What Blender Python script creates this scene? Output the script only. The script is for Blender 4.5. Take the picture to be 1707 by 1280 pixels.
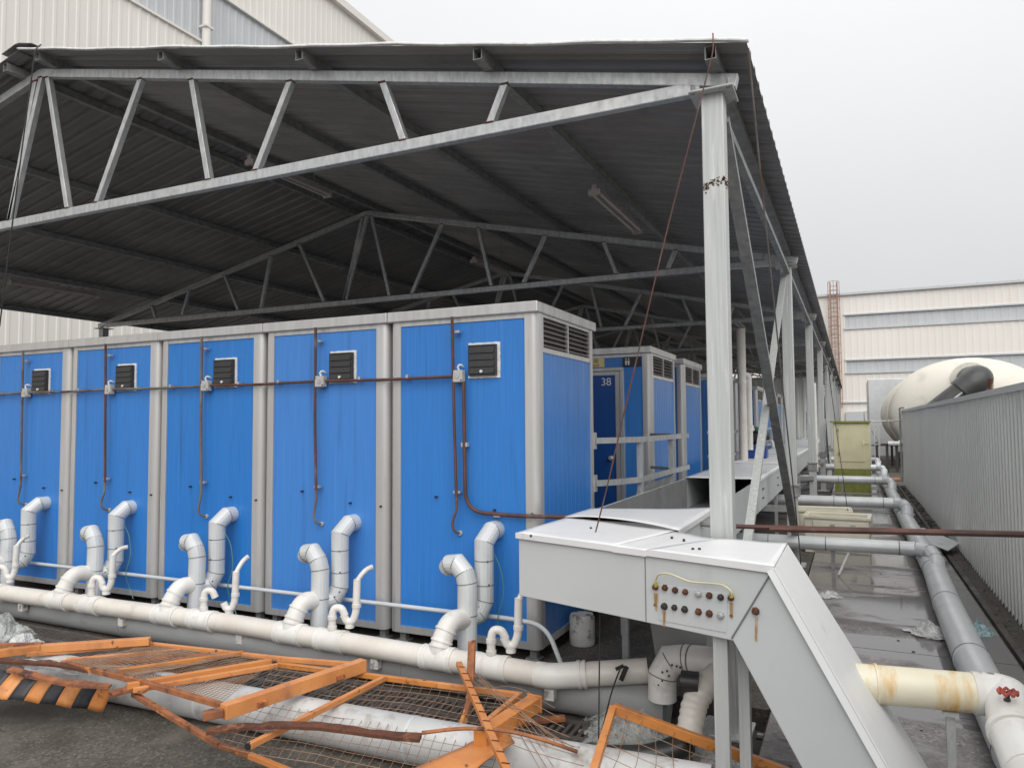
import bpy, math, random
from mathutils import Vector, Matrix, noise

random.seed(7)
SC = bpy.context.scene
for o in list(bpy.data.objects):
    bpy.data.objects.remove(o)
COL = SC.collection

# ---------------------------------------------------------------- camera
EYE = Vector((0.0, 0.0, 1.65))
F_PX, PW, PH = 1212.19, 1707.0, 1280.0
YAW, PIT, ROL = math.radians(24.9888), math.radians(3.1206), math.radians(-0.38324)
_fw = Vector((-math.sin(YAW) * math.cos(PIT), math.cos(YAW) * math.cos(PIT), math.sin(PIT)))
_r0 = Vector((math.cos(YAW), math.sin(YAW), 0))
_u0 = _r0.cross(_fw)
_rt = _r0 * math.cos(ROL) + _u0 * math.sin(ROL)
_up = -_r0 * math.sin(ROL) + _u0 * math.cos(ROL)
cam = bpy.data.cameras.new("camera")
cam.sensor_width = 36.0
cam.sensor_fit = 'HORIZONTAL'
cam.lens = 36.0 * F_PX / PW
cam.clip_start = 0.05
cam.clip_end = 2000
camo = bpy.data.objects.new("camera", cam)
COL.objects.link(camo)
camo.matrix_world = Matrix(((_rt.x, _up.x, -_fw.x, EYE.x), (_rt.y, _up.y, -_fw.y, EYE.y),
                            (_rt.z, _up.z, -_fw.z, EYE.z), (0, 0, 0, 1)))
SC.camera = camo


def at(px, py, ax, val):
    """measured photo point -> world point on the plane ax = val"""
    d = _rt * ((px - PW / 2) / F_PX) - _up * ((py - PH / 2) / F_PX) + _fw
    i = 'xyz'.index(ax)
    return EYE + d * ((val - EYE[i]) / d[i])


# ---------------------------------------------------------------- sky, sun, exposure
SUN_EL, SUN_AZ = math.radians(46), math.radians(150)     # azimuth from +Y, clockwise
world = bpy.data.worlds.new("World")
SC.world = world
world.use_nodes = True
wn, wl = world.node_tree.nodes, world.node_tree.links
wn.clear()
w_out = wn.new('ShaderNodeOutputWorld')
w_bg = wn.new('ShaderNodeBackground')
w_sky = wn.new('ShaderNodeTexSky')
w_sky.sky_type = 'NISHITA'
w_sky.sun_disc = False
w_sky.sun_elevation = SUN_EL
w_sky.sun_rotation = SUN_AZ
w_sky.dust_density = 4.0
w_hs = wn.new('ShaderNodeHueSaturation')
w_hs.inputs['Saturation'].default_value = 0.06
w_tc = wn.new('ShaderNodeTexCoord')
w_sep = wn.new('ShaderNodeSeparateXYZ')
w_ramp = wn.new('ShaderNodeValToRGB')           # overcast cloud deck: brighter towards the zenith
w_ramp.color_ramp.elements[0].position = 0.0
w_ramp.color_ramp.elements[0].color = (3.9, 3.95, 4.05, 1)
w_ramp.color_ramp.elements[1].position = 0.75
w_ramp.color_ramp.elements[1].color = (8.0, 8.05, 8.2, 1)
w_no = wn.new('ShaderNodeTexNoise')
w_no.inputs['Scale'].default_value = 1.3
w_no.inputs['Detail'].default_value = 5
w_mr = wn.new('ShaderNodeMapRange')
w_mr.inputs['To Min'].default_value = 0.85
w_mr.inputs['To Max'].default_value = 1.14
w_mul = wn.new('ShaderNodeVectorMath')
w_mul.operation = 'SCALE'
w_mix = wn.new('ShaderNodeMix')
w_mix.data_type = 'RGBA'
w_mix.inputs[0].default_value = 0.9
wl.new(w_tc.outputs['Generated'], w_sep.inputs[0])
wl.new(w_sep.outputs['Z'], w_ramp.inputs[0])
wl.new(w_tc.outputs['Generated'], w_no.inputs['Vector'])
wl.new(w_no.outputs['Fac'], w_mr.inputs['Value'])
wl.new(w_ramp.outputs[0], w_mul.inputs[0])
wl.new(w_mr.outputs[0], w_mul.inputs['Scale'])
wl.new(w_sky.outputs[0], w_hs.inputs['Color'])
wl.new(w_hs.outputs[0], w_mix.inputs[6])
wl.new(w_mul.outputs[0], w_mix.inputs[7])
wl.new(w_mix.outputs[2], w_bg.inputs['Color'])
w_bg.inputs['Strength'].default_value = 0.085
wl.new(w_bg.outputs[0], w_out.inputs[0])

sun = bpy.data.lights.new("sun", 'SUN')
sun.energy = 1.35
sun.angle = math.radians(70)
sun.color = (1.0, 0.97, 0.93)
suno = bpy.data.objects.new("sun", sun)
COL.objects.link(suno)
_sd = Vector((math.sin(SUN_AZ) * math.cos(SUN_EL), math.cos(SUN_AZ) * math.cos(SUN_EL), math.sin(SUN_EL)))
suno.rotation_euler = _sd.to_track_quat('Z', 'Y').to_euler()

vs = SC.view_settings
vs.view_transform = 'Standard'
vs.look = 'None'
vs.gamma = 1.0
vs.use_curve_mapping = False
vs.exposure = 0.82
SC.cycles.max_bounces = 7
SC.cycles.diffuse_bounces = 4
SC.cycles.glossy_bounces = 3
SC.cycles.transparent_max_bounces = 10
GZ = -0.13            # level of the yard in front of the cabin slab

# ---------------------------------------------------------------- materials
MATS = {}


def mat(name, c, c2=None, ns=3.0, nstretch=(1, 1, 1), contrast=(0.35, 0.65), rough=(0.45, 0.6), metal=0.0,
        bump=0.0, bscale=80.0, stain=None, sscale=5.0, sstretch=(1, 1, 1), srange=(0.58, 0.7), spec=0.5,
        stain2=None, s2scale=9.0, s2stretch=(1, 1, 1), s2range=(0.62, 0.7), local=False, vary=0.0):
    if name in MATS:
        return MATS[name]
    m = bpy.data.materials.new(name)
    m.use_nodes = True
    n, l = m.node_tree.nodes, m.node_tree.links
    b = n['Principled BSDF']
    if local:
        g = n.new('ShaderNodeTexCoord').outputs['Object']
    else:
        g = n.new('ShaderNodeNewGeometry').outputs['Position']

    def nz(scale, st, det=3):
        v = n.new('ShaderNodeVectorMath')
        v.operation = 'MULTIPLY'
        v.inputs[1].default_value = st
        l.new(g, v.inputs[0])
        t = n.new('ShaderNodeTexNoise')
        t.inputs['Scale'].default_value = scale
        t.inputs['Detail'].default_value = det
        t.inputs['Roughness'].default_value = 0.6
        l.new(v.outputs[0], t.inputs['Vector'])
        return t.outputs['Fac']

    def rng(v, a, bb, lo=0.0, hi=1.0):
        r = n.new('ShaderNodeMapRange')
        r.inputs['From Min'].default_value = a
        r.inputs['From Max'].default_value = bb
        r.inputs['To Min'].default_value = lo
        r.inputs['To Max'].default_value = hi
        l.new(v, r.inputs['Value'])
        return r.outputs[0]

    def mix(f, a, bb):
        x = n.new('ShaderNodeMix')
        x.data_type = 'RGBA'
        l.new(f, x.inputs[0])
        for i, q in ((6, a), (7, bb)):
            if isinstance(q, tuple):
                x.inputs[i].default_value = (*q, 1)
            else:
                l.new(q, x.inputs[i])
        return x.outputs[2]
    f1 = nz(ns, nstretch)
    oi = n.new('ShaderNodeObjectInfo').outputs['Random']
    col = mix(rng(f1, *contrast), tuple(c), tuple(c2 or [q * 0.8 for q in c]))
    ro = rng(f1, 0.3, 0.7, rough[0], rough[1])
    if stain:
        col = mix(rng(nz(sscale, sstretch, 4), *srange), col, stain)
    if stain2:
        col = mix(rng(nz(s2scale, s2stretch, 4), *s2range), col, stain2)
    if vary:
        hv = n.new('ShaderNodeHueSaturation')
        l.new(rng(oi, 0, 1, 1 - vary, 1 + vary), hv.inputs['Value'])
        l.new(rng(oi, 0, 1, 1.0, .92), hv.inputs['Saturation'])
        l.new(col, hv.inputs['Color'])
        col = hv.outputs[0]
    l.new(col, b.inputs['Base Color'])
    l.new(ro, b.inputs['Roughness'])
    b.inputs['Metallic'].default_value = metal
    b.inputs['Specular IOR Level'].default_value = spec
    if bump:
        bp = n.new('ShaderNodeBump')
        bp.inputs['Strength'].default_value = bump
        bp.inputs['Distance'].default_value = 0.01
        l.new(nz(bscale, (1, 1, 1), 3), bp.inputs['Height'])
        l.new(bp.outputs[0], b.inputs['Normal'])
    MATS[name] = m
    return m


RUST = (0.13, 0.045, 0.022)
M = {}
M['galv'] = mat('galvanised_steel', (0.56, 0.57, 0.57), (0.42, 0.43, 0.43), ns=28, nstretch=(1, 1, .35), rough=(.38, .55), metal=.55,
                stain=(0.62, 0.61, 0.60), sscale=2.2, srange=(.56, .66), stain2=(0.22, 0.15, 0.10), s2scale=14, s2range=(.73, .8), bump=.08)
M['galv_post'] = mat('galvanised_post', (0.53, 0.545, 0.53), (0.43, 0.445, 0.435), ns=14, nstretch=(4, 4, .12), contrast=(.35, .65), rough=(.4, .55), metal=.2,
                     stain=(0.62, 0.62, 0.60), sscale=9, sstretch=(3, 3, .25), srange=(.58, .70), stain2=(0.36, 0.35, 0.33), s2scale=20, s2stretch=(1, 1, .3), s2range=(.68, .76), bump=.05)
M['galv_dark'] = mat('weathered_steel', (0.32, 0.325, 0.32), (0.23, 0.23, 0.23), ns=12, rough=(.5, .65), metal=.2, stain=RUST, sscale=9, srange=(.68, .76))
M['alu'] = mat('anodised_aluminium', (0.60, 0.595, 0.58), (0.52, 0.51, 0.495), ns=3, nstretch=(6, 6, .3), rough=(.28, .4), metal=.5,
               stain=(0.36, 0.33, 0.30), sscale=7, sstretch=(3, 3, .2), srange=(.64, .8))
M['blue'] = mat('blue_sandwich_panel', (0.024, 0.205, 0.62), (0.022, 0.180, 0.55), ns=5, nstretch=(9, 9, .25), contrast=(.3, .7), rough=(.28, .4), spec=.45,
                vary=.07, stain=(0.020, 0.115, 0.36), sscale=3.0, sstretch=(5, 5, .25), srange=(.58, .85),
                stain2=(0.09, 0.29, 0.62), s2scale=4, s2stretch=(10, 10, .14), s2range=(.62, .92), bump=.04, bscale=5)
M['navy'] = mat('navy_door_panel', (0.012, 0.075, 0.30), (0.010, 0.065, 0.26), ns=5, nstretch=(9, 9, .3), rough=(.3, .45))
M['louvre'] = mat('brown_grey_louvre', (0.30, 0.275, 0.255), (0.25, 0.23, 0.215), ns=8, rough=(.45, .6), metal=.2)
M['pvc'] = mat('dirty_white_pvc', (0.70, 0.665, 0.61), (0.62, 0.58, 0.52), ns=4, rough=(.35, .5),
               stain=(0.47, 0.41, 0.34), sscale=5, srange=(.56, .78), stain2=(0.25, 0.2, 0.16), s2scale=40, s2range=(.70, .76))
M['pvc_white'] = mat('white_pvc', (0.74, 0.73, 0.70), (0.66, 0.64, 0.60), ns=4, rough=(.3, .45), stain=(0.48, 0.44, 0.38), sscale=7, srange=(.58, .8), vary=.04)
M['clad'] = mat('pale_grey_cladding', (0.62, 0.64, 0.645), (0.54, 0.56, 0.57), ns=3, rough=(.3, .45), metal=.1,
                stain=(0.36, 0.36, 0.35), sscale=6, srange=(.64, .82), bump=.05, bscale=9)
M['vent_main'] = mat('dusty_grey_duct_skin', (0.34, 0.345, 0.345), (0.26, 0.265, 0.265), ns=2.5, nstretch=(.4, 2, 2), rough=(.4, .55), stain=(0.17, 0.16, 0.15), sscale=4, srange=(.6, .8))
M['duct'] = mat('painted_grey_duct_sheet', (0.54, 0.565, 0.57), (0.505, 0.53, 0.535), ns=1.6, rough=(.35, .45),
                stain=(0.43, 0.44, 0.445), sscale=3, sstretch=(2, 2, .5), srange=(.60, .82), bump=.12, bscale=4, vary=.03,
                stain2=(0.36, 0.35, 0.33), s2scale=30, s2stretch=(1, 1, .3), s2range=(.72, .8))
M['duct_top'] = mat('white_duct_cover', (0.76, 0.765, 0.77), (0.70, 0.705, 0.71), ns=2.2, rough=(.35, .5), stain=(0.55, 0.55, 0.54), sscale=5, sstretch=(1, 3, 1), srange=(.66, .82),
                    stain2=(0.5, 0.42, 0.33), s2scale=6, s2range=(.66, .85), bump=.15, bscale=3)
M['duct_in'] = mat('duct_inner_skin', (0.24, 0.245, 0.245), (0.19, 0.19, 0.19), ns=3, rough=(.45, .6))
M['seam'] = mat('dark_seam', (0.17, 0.17, 0.17), rough=(.5, .6))
M['rivet'] = mat('dark_rivet', (0.06, 0.055, 0.05), rough=(.4, .5), metal=.5)
M['rust'] = mat('rusted_steel', RUST, (0.07, 0.028, 0.018), ns=14, rough=(.7, .9), bump=.3, stain=(0.22, 0.09, 0.04), sscale=20, srange=(.58, .7))
M['rust_pipe'] = mat('red_brown_conduit', (0.125, 0.047, 0.034), (0.07, 0.036, 0.030), ns=6, nstretch=(1, 1, .6), rough=(.5, .75), stain=(0.24, 0.22, 0.21), sscale=1.6, srange=(.56, .66))
M['conduit'] = mat('grey_brown_conduit', (0.17, 0.165, 0.16), (0.12, 0.085, 0.07), ns=5, rough=(.5, .7), stain=(0.11, 0.05, 0.035), sscale=2.0, srange=(.58, .66))
M['rust_pale'] = mat('pale_rusted_steel', (0.36, 0.20, 0.14), (0.28, 0.16, 0.12), ns=3, rough=(.6, .8))
M['orange'] = mat('orange_paint', (0.64, 0.245, 0.05), (0.54, 0.19, 0.04), ns=5, rough=(.4, .55), bump=.1,
                  stain=(0.34, 0.13, 0.045), sscale=4.5, srange=(.55, .72), stain2=(0.10, 0.04, 0.022), s2scale=11, s2range=(.64, .72), vary=.10)
M['orange_rust'] = mat('rusted_orange_paint', (0.40, 0.15, 0.055), (0.17, 0.065, 0.035), ns=7, rough=(.55, .8), bump=.25,
                       stain=(0.075, 0.03, 0.02), sscale=11, srange=(.56, .66), stain2=(0.58, 0.22, 0.06), s2scale=8, s2range=(.6, .66))
M['wire'] = mat('rusty_wire', (0.26, 0.125, 0.065), (0.30, 0.22, 0.16), ns=7, rough=(.6, .8))
M['black'] = mat('black_plastic', (0.022, 0.022, 0.023), (0.03, 0.03, 0.03), ns=9, rough=(.35, .5))
M['blackpaint'] = mat('black_stripe_paint', (0.022, 0.024, 0.03), (0.04, 0.04, 0.045), ns=9, rough=(.35, .5), stain=(0.12, 0.06, 0.03), sscale=14, srange=(.66, .72))
M['caulk'] = mat('white_sealant', (0.78, 0.78, 0.76), rough=(.4, .5), ns=20, bump=.4, bscale=50)
M['grey_box'] = mat('grey_box_plastic', (0.50, 0.49, 0.46), (0.42, 0.41, 0.39), ns=10, rough=(.45, .6))
M['cream'] = mat('cream_cladding', (0.75, 0.72, 0.675), (0.715, 0.685, 0.64), ns=.35, nstretch=(1, 1, .4), rough=(.5, .6),
                 stain=(0.70, 0.65, 0.58), sscale=.8, sstretch=(1, 1, .25), srange=(.62, .85))
M['skylight'] = mat('translucent_panel', (0.52, 0.54, 0.555), (0.47, 0.49, 0.505), ns=1.2, nstretch=(1, 1, .3), rough=(.25, .35))
M['fence'] = mat('grey_fence_sheet', (0.80, 0.805, 0.775), (0.74, 0.745, 0.715), ns=1.2, nstretch=(1, 1, .3), rough=(.4, .55), metal=.15,
                 stain=(0.54, 0.54, 0.50), sscale=3, sstretch=(2, 2, .3), srange=(.6, .8))
M['roof'] = mat('grey_roof_sheet', (0.285, 0.28, 0.28), (0.235, 0.23, 0.23), ns=1.5, rough=(.4, .55), metal=.2, stain=(0.16, 0.15, 0.15), sscale=2.5, srange=(.6, .8))
M['green'] = mat('mossy_cream_steel', (0.62, 0.575, 0.39), (0.56, 0.52, 0.34), ns=5, rough=(.45, .6),
                 stain=(0.42, 0.42, 0.17), sscale=5, sstretch=(3, 3, .3), srange=(.6, .85))
M['moss'] = mat('moss_stained_steel', (0.16, 0.19, 0.03), (0.24, 0.25, 0.06), ns=7, nstretch=(2, 2, .3), rough=(.55, .7), stain=(0.08, 0.10, 0.015), sscale=6, srange=(.55, .7))
M['bin'] = mat('cream_plastic_bin', (0.72, 0.69, 0.57), (0.66, 0.63, 0.51), ns=5, rough=(.35, .5), stain=(0.50, 0.46, 0.36), sscale=5, srange=(.62, .8))
M['tank'] = mat('cream_fibreglass', (0.68, 0.65, 0.575), (0.64, 0.61, 0.53), ns=.9, rough=(.35, .5), stain=(0.50, 0.48, 0.40), sscale=1.3, srange=(.54, .75))
M['hdpe'] = mat('black_polyethylene', (0.05, 0.052, 0.05), (0.035, 0.037, 0.036), ns=3, rough=(.3, .45))
M['yellowed'] = mat('yellowed_pvc', (0.72, 0.68, 0.55), (0.70, 0.64, 0.46), ns=3, rough=(.3, .45), stain=(0.62, 0.37, 0.10), sscale=4.5, sstretch=(2.0, .8, .6), srange=(.52, .70))
M['red'] = mat('faded_red_paint', (0.42, 0.07, 0.045), (0.28, 0.06, 0.04), ns=14, rough=(.5, .7))
M['iron'] = mat('cast_iron_grate', (0.115, 0.10, 0.09), (0.07, 0.06, 0.055), ns=9, rough=(.45, .7), bump=.2)
M['concrete'] = mat('painted_concrete', (0.52, 0.51, 0.49), (0.60, 0.59, 0.57), ns=9, rough=(.6, .8), bump=.3, stain=(0.2, 0.19, 0.18), sscale=12, srange=(.54, .62))
M['white'] = mat('white_enamel', (0.56, 0.565, 0.56), (0.47, 0.47, 0.46), ns=4, rough=(.3, .45), stain=(0.30, 0.27, 0.24), sscale=7, srange=(.54, .72))
M['bluepaint'] = mat('blue_pump_paint', (0.015, 0.06, 0.28), rough=(.3, .4))
M['gold'] = mat('gold_sign_plate', (0.70, 0.54, 0.22), (0.76, 0.63, 0.34), ns=12, rough=(.3, .4), metal=.2)
M['ink'] = mat('dark_lettering', (0.10, 0.05, 0.02), rough=(.5, .6))
M['print'] = mat('white_lettering', (0.75, 0.76, 0.78), rough=(.5, .6))
M['green_hose'] = mat('green_tube', (0.10, 0.28, 0.22), rough=(.35, .45))
M['clear_hose'] = mat('yellowed_clear_tube', (0.60, 0.57, 0.38), (0.55, 0.52, 0.33), rough=(.25, .35))
M['brass'] = mat('brass_fitting', (0.62, 0.50, 0.09), rough=(.3, .4), metal=.5)
M['dirt'] = mat('leaf_dirt', (0.045, 0.04, 0.033), (0.09, 0.08, 0.065), ns=40, rough=(.7, .95), bump=.5, bscale=60, stain=(0.14, 0.13, 0.115), sscale=30, srange=(.6, .66))
M['teal'] = mat('teal_bag', (0.26, 0.42, 0.46), (0.36, 0.48, 0.50), ns=12, rough=(.3, .45))
M['tube_lamp'] = mat('unlit_lamp_tube', (0.52, 0.49, 0.47), rough=(.35, .4))
M['lamp_body'] = mat('lamp_batten', (0.42, 0.37, 0.35), (0.34, 0.29, 0.27), ns=8, rough=(.5, .6))


def ground_mat(name, dry, dry2, wet, wetrange, wscale, wst, agg=1.0):
    m = bpy.data.materials.new(name)
    m.use_nodes = True
    n, l = m.node_tree.nodes, m.node_tree.links
    b = n['Principled BSDF']
    g = n.new('ShaderNodeNewGeometry').outputs['Position']

    def nz(scale, st=(1, 1, 1), det=6):
        v = n.new('ShaderNodeVectorMath')
        v.operation = 'MULTIPLY'
        v.inputs[1].default_value = st
        l.new(g, v.inputs[0])
        t = n.new('ShaderNodeTexNoise')
        t.inputs['Scale'].default_value = scale
        t.inputs['Detail'].default_value = det
        t.inputs['Roughness'].default_value = 0.62
        l.new(v.outputs[0], t.inputs['Vector'])
        return t.outputs['Fac']

    def rng(v, a, bb, lo=0.0, hi=1.0):
        r = n.new('ShaderNodeMapRange')
        r.inputs['From Min'].default_value = a
        r.inputs['From Max'].default_value = bb
        r.inputs['To Min'].default_value = lo
        r.inputs['To Max'].default_value = hi
        l.new(v, r.inputs['Value'])
        return r.outputs[0]

    def mix(f, a, bb):
        x = n.new('ShaderNodeMix')
        x.data_type = 'RGBA'
        l.new(f, x.inputs[0])
        for i, q in ((6, a), (7, bb)):
            if isinstance(q, tuple):
                x.inputs[i].default_value = (*q, 1)
            else:
                l.new(q, x.inputs[i])
        return x.outputs[2]
    c = mix(rng(nz(2.2), .35, .68), dry, dry2)
    vor = n.new('ShaderNodeTexVoronoi')
    vor.inputs['Scale'].default_value = 75
    l.new(g, vor.inputs['Vector'])
    sp = n.new('ShaderNodeSeparateColor')
    l.new(vor.outputs['Color'], sp.inputs[0])
    c = mix(rng(sp.outputs[0], .72, .95, 0, .55 * agg), c, tuple(min(q * 2.0, .5) for q in dry2))
    c = mix(rng(sp.outputs[1], .6, .95, 0, .6 * agg), c, tuple(q * .4 for q in dry))
    c = mix(rng(nz(11, (1, 1, 1), 5), .56, .70, 0, .7), c, tuple(q * .45 for q in dry))
    c = mix(rng(nz(.9, (1, 1.3, 1), 5), .50, .64, 0, .75), c, tuple(q * .42 for q in dry))
    c = mix(rng(nz(1.7, (1.4, .8, 1), 6), .56, .70, 0, .6), c, tuple(min(q * 1.7, .5) for q in dry2))
    wf = rng(nz(wscale, wst, 7), *wetrange)
    c = mix(wf, c, wet)
    l.new(c, b.inputs['Base Color'])
    l.new(rng(wf, 0, 1, .82, .07), b.inputs['Roughness'])
    bp = n.new('ShaderNodeBump')
    bp.inputs['Distance'].default_value = 0.006
    l.new(rng(wf, 0, 1, .55, .02), bp.inputs['Strength'])
    l.new(nz(70, (1, 1, 1), 4), bp.inputs['Height'])
    l.new(bp.outputs[0], b.inputs['Normal'])
    return m


M['ground'] = ground_mat('stained_concrete_ground', (0.062, 0.055, 0.047), (0.10, 0.09, 0.076), (0.024, 0.021, 0.019), (.55, .70), .8, (.7, 1.2, 1))
M['path'] = ground_mat('wet_concrete_path', (0.22, 0.205, 0.20), (0.29, 0.275, 0.27), (0.17, 0.16, 0.16), (.44, .49), .8, (.45, 1.6, 1), .8)


def film_mat(name, col, alpha):
    m = bpy.data.materials.new(name)
    m.use_nodes = True
    n, l = m.node_tree.nodes, m.node_tree.links
    b = n['Principled BSDF']
    b.inputs['Base Color'].default_value = (*col, 1)
    b.inputs['Roughness'].default_value = 0.22
    tr = n.new('ShaderNodeBsdfTransparent')
    ms = n.new('ShaderNodeMixShader')
    nn = n.new('ShaderNodeTexNoise')
    nn.inputs['Scale'].default_value = 14
    nn.inputs['Detail'].default_value = 6
    mr = n.new('ShaderNodeMapRange')
    mr.inputs['From Min'].default_value = .35
    mr.inputs['From Max'].default_value = .65
    mr.inputs['To Min'].default_value = alpha - .25
    mr.inputs['To Max'].default_value = min(1, alpha + .25)
    l.new(n.new('ShaderNodeNewGeometry').outputs['Position'], nn.inputs['Vector'])
    l.new(nn.outputs['Fac'], mr.inputs['Value'])
    l.new(mr.outputs[0], ms.inputs[0])
    l.new(tr.outputs[0], ms.inputs[1])
    l.new(b.outputs[0], ms.inputs[2])
    l.new(ms.outputs[0], n['Material Output'].inputs['Surface'])
    return m


M['rust_stain'] = film_mat('rust_run_stain', (0.50, 0.27, 0.07), .34)
M['film'] = film_mat('clear_plastic_film', (0.55, 0.57, 0.55), .40)
M['film_white'] = film_mat('milky_plastic_film', (0.66, 0.66, 0.66), .65)

# ---------------------------------------------------------------- mesh helpers
WL = {}                                              # world location of every object made


def wloc(o):
    return WL.get(o.name, Vector((0, 0, 0)))


class MB:
    def __init__(self):
        self.v, self.f = [], []

    def add(self, vs_, fs):
        b = len(self.v)
        self.v += [Vector(q) for q in vs_]
        self.f += [[i + b for i in q] for q in fs]
        return self

    def box(self, c, s, rot=None):
        c, h = Vector(c), Vector(s) / 2
        q = [Vector((x, y, z)) for z in (-h.z, h.z) for y in (-h.y, h.y) for x in (-h.x, h.x)]
        if rot:
            q = [rot @ p for p in q]
        return self.add([c + p for p in q], [[0, 2, 3, 1], [4, 5, 7, 6], [0, 1, 5, 4], [2, 6, 7, 3], [0, 4, 6, 2], [1, 3, 7, 5]])

    def span(self, x0, x1, y0, y1, z0, z1):
        return self.box(((x0 + x1) / 2, (y0 + y1) / 2, (z0 + z1) / 2), (abs(x1 - x0), abs(y1 - y0), abs(z1 - z0)))

    def bar(self, p0, p1, w, h, up=(0, 0, 1)):
        """rectangular bar p0 -> p1; w across, h along up"""
        p0, p1 = Vector(p0), Vector(p1)
        d = (p1 - p0)
        L_ = d.length
        d = d.normalized()
        up = Vector(up)
        s = d.cross(up)
        if s.length < 1e-4:
            s = d.cross(Vector((0, 1, 0)))
        s.normalize()
        u = s.cross(d)
        R_ = Matrix((s, d, u)).transposed()
        return self.box((p0 + p1) / 2, (w, L_, h), R_)

    def tube(self, pts, r, n=12, cap=True):
        pts = [Vector(p) for p in pts]
        rs = r if isinstance(r, (list, tuple)) else [r] * len(pts)
        t = []
        for i in range(len(pts)):
            a = (pts[i] - pts[i - 1]).normalized() if i else None
            b = (pts[i + 1] - pts[i]).normalized() if i < len(pts) - 1 else None
            t.append((a or b, b or a))
        d0 = t[0][0]
        ref = Vector((0, 0, 1)) if abs(d0.z) < .9 else Vector((1, 0, 0))
        u = d0.cross(ref).normalized()
        base = len(self.v)
        for i, (a, b) in enumerate(t):
            q = a.rotation_difference(b)
            bis = (a + b)
            bis = bis.normalized() if bis.length > 1e-6 else a
            u = (u - a * u.dot(a)).normalized()
            w = a.cross(u)
            ca = max(.3, bis.dot(a))
            for k in range(n):
                th = 2 * math.pi * k / n
                p = (u * math.cos(th) + w * math.sin(th)) * rs[i]
                # slide along a onto the mitre plane
                p = p - a * (p.dot(bis) / ca)
                self.v.append(pts[i] + p)
            u = q @ u
        for i in range(len(pts) - 1):
            for k in range(n):
                k2 = (k + 1) % n
                self.f.append([base + i * n + k, base + i * n + k2, base + (i + 1) * n + k2, base + (i + 1) * n + k])
        if cap:
            self.f.append([base + k for k in range(n)][::-1])
            e = base + (len(pts) - 1) * n
            self.f.append([e + k for k in range(n)])
        return self

    def ring(self, c, d, r, w, n=14):
        c, d = Vector(c), Vector(d).normalized()
        return self.tube([c - d * w / 2, c + d * w / 2], r, n)

    def prism(self, poly, o, ex, ey, ez):
        """closed 2-D polygon in (ex, ey) extruded by vector ez"""
        o, ex, ey, ez = map(Vector, (o, ex, ey, ez))
        n = len(poly)
        a = [o + ex * x + ey * y for x, y in poly]
        return self.add(a + [p + ez for p in a],
                        [[i, (i + 1) % n, n + (i + 1) % n, n + i] for i in range(n)] + [list(range(n))[::-1], list(range(n, 2 * n))])

    def grid(self, fn, nu, nv):
        b = len(self.v)
        for i in range(nu + 1):
            for j in range(nv + 1):
                self.v.append(Vector(fn(i / nu, j / nv)))
        for i in range(nu):
            for j in range(nv):
                a = b + i * (nv + 1) + j
                self.f.append([a, a + nv + 1, a + nv + 2, a + 1])
        return self

    def build(self, name, m, parent=None, smooth=False, base=None, bevel=0.0, local=False, fix=True, angle=35):
        if base is None:
            if parent is not None:
                base = Vector((0, 0, 0)) if local else wloc(parent)
            else:
                lo = [min(q[i] for q in self.v) for i in range(3)]
                hi = [max(q[i] for q in self.v) for i in range(3)]
                base = Vector(((lo[0] + hi[0]) / 2, (lo[1] + hi[1]) / 2, lo[2]))
        base = Vector(base)
        me = bpy.data.meshes.new(name)
        me.from_pydata([tuple(q - base) for q in self.v], [], self.f)
        if fix:
            import bmesh
            bm = bmesh.new()
            bm.from_mesh(me)
            bmesh.ops.recalc_face_normals(bm, faces=bm.faces)
            bm.to_mesh(me)
            bm.free()
        me.materials.append(m)
        if smooth:
            me.polygons.foreach_set('use_smooth', [True] * len(me.polygons))
            me.set_sharp_from_angle(angle=math.radians(angle))
        o = bpy.data.objects.new(name, me)
        COL.objects.link(o)
        if parent is not None:
            o.parent = parent
            o.location = (0, 0, 0)
            WL[o.name] = wloc(parent) if not local else Vector((0, 0, 0))
        else:
            o.location = base
            WL[o.name] = base
        if bevel:
            b = o.modifiers.new('bevel', 'BEVEL')
            b.width = bevel
            b.segments = 2
            b.limit_method = 'ANGLE'
        return o


def tag(o, label=None, cat=None, group=None, kind=None):
    if label:
        o['label'] = label
    if cat:
        o['category'] = cat
    if group:
        o['group'] = group
    if kind:
        o['kind'] = kind
    return o


def empty(name, loc, label=None, cat=None, group=None, kind=None):
    o = bpy.data.objects.new(name, None)
    o.empty_display_size = .1
    COL.objects.link(o)
    o.location = loc
    WL[o.name] = Vector(loc)
    return tag(o, label, cat, group, kind)


def copy_tree(o, parent=None):
    c = o.copy()
    COL.objects.link(c)
    c.parent = parent
    WL[c.name] = WL.get(o.name, Vector((0, 0, 0)))
    for ch in list(o.children):
        copy_tree(ch, c)
    return c


def fillet(pts, r, n=6):
    pts = [Vector(p) for p in pts]
    out = [pts[0]]
    for i in range(1, len(pts) - 1):
        a, b, c = pts[i - 1], pts[i], pts[i + 1]
        d1, d2 = (a - b), (c - b)
        rr = min(r, d1.length * .49, d2.length * .49)
        s, e = b + d1.normalized() * rr, b + d2.normalized() * rr
        for k in range(n + 1):
            t = k / n
            out.append(s * (1 - t) ** 2 + b * 2 * t * (1 - t) + e * t * t)
    out.append(pts[-1])
    return out


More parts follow.
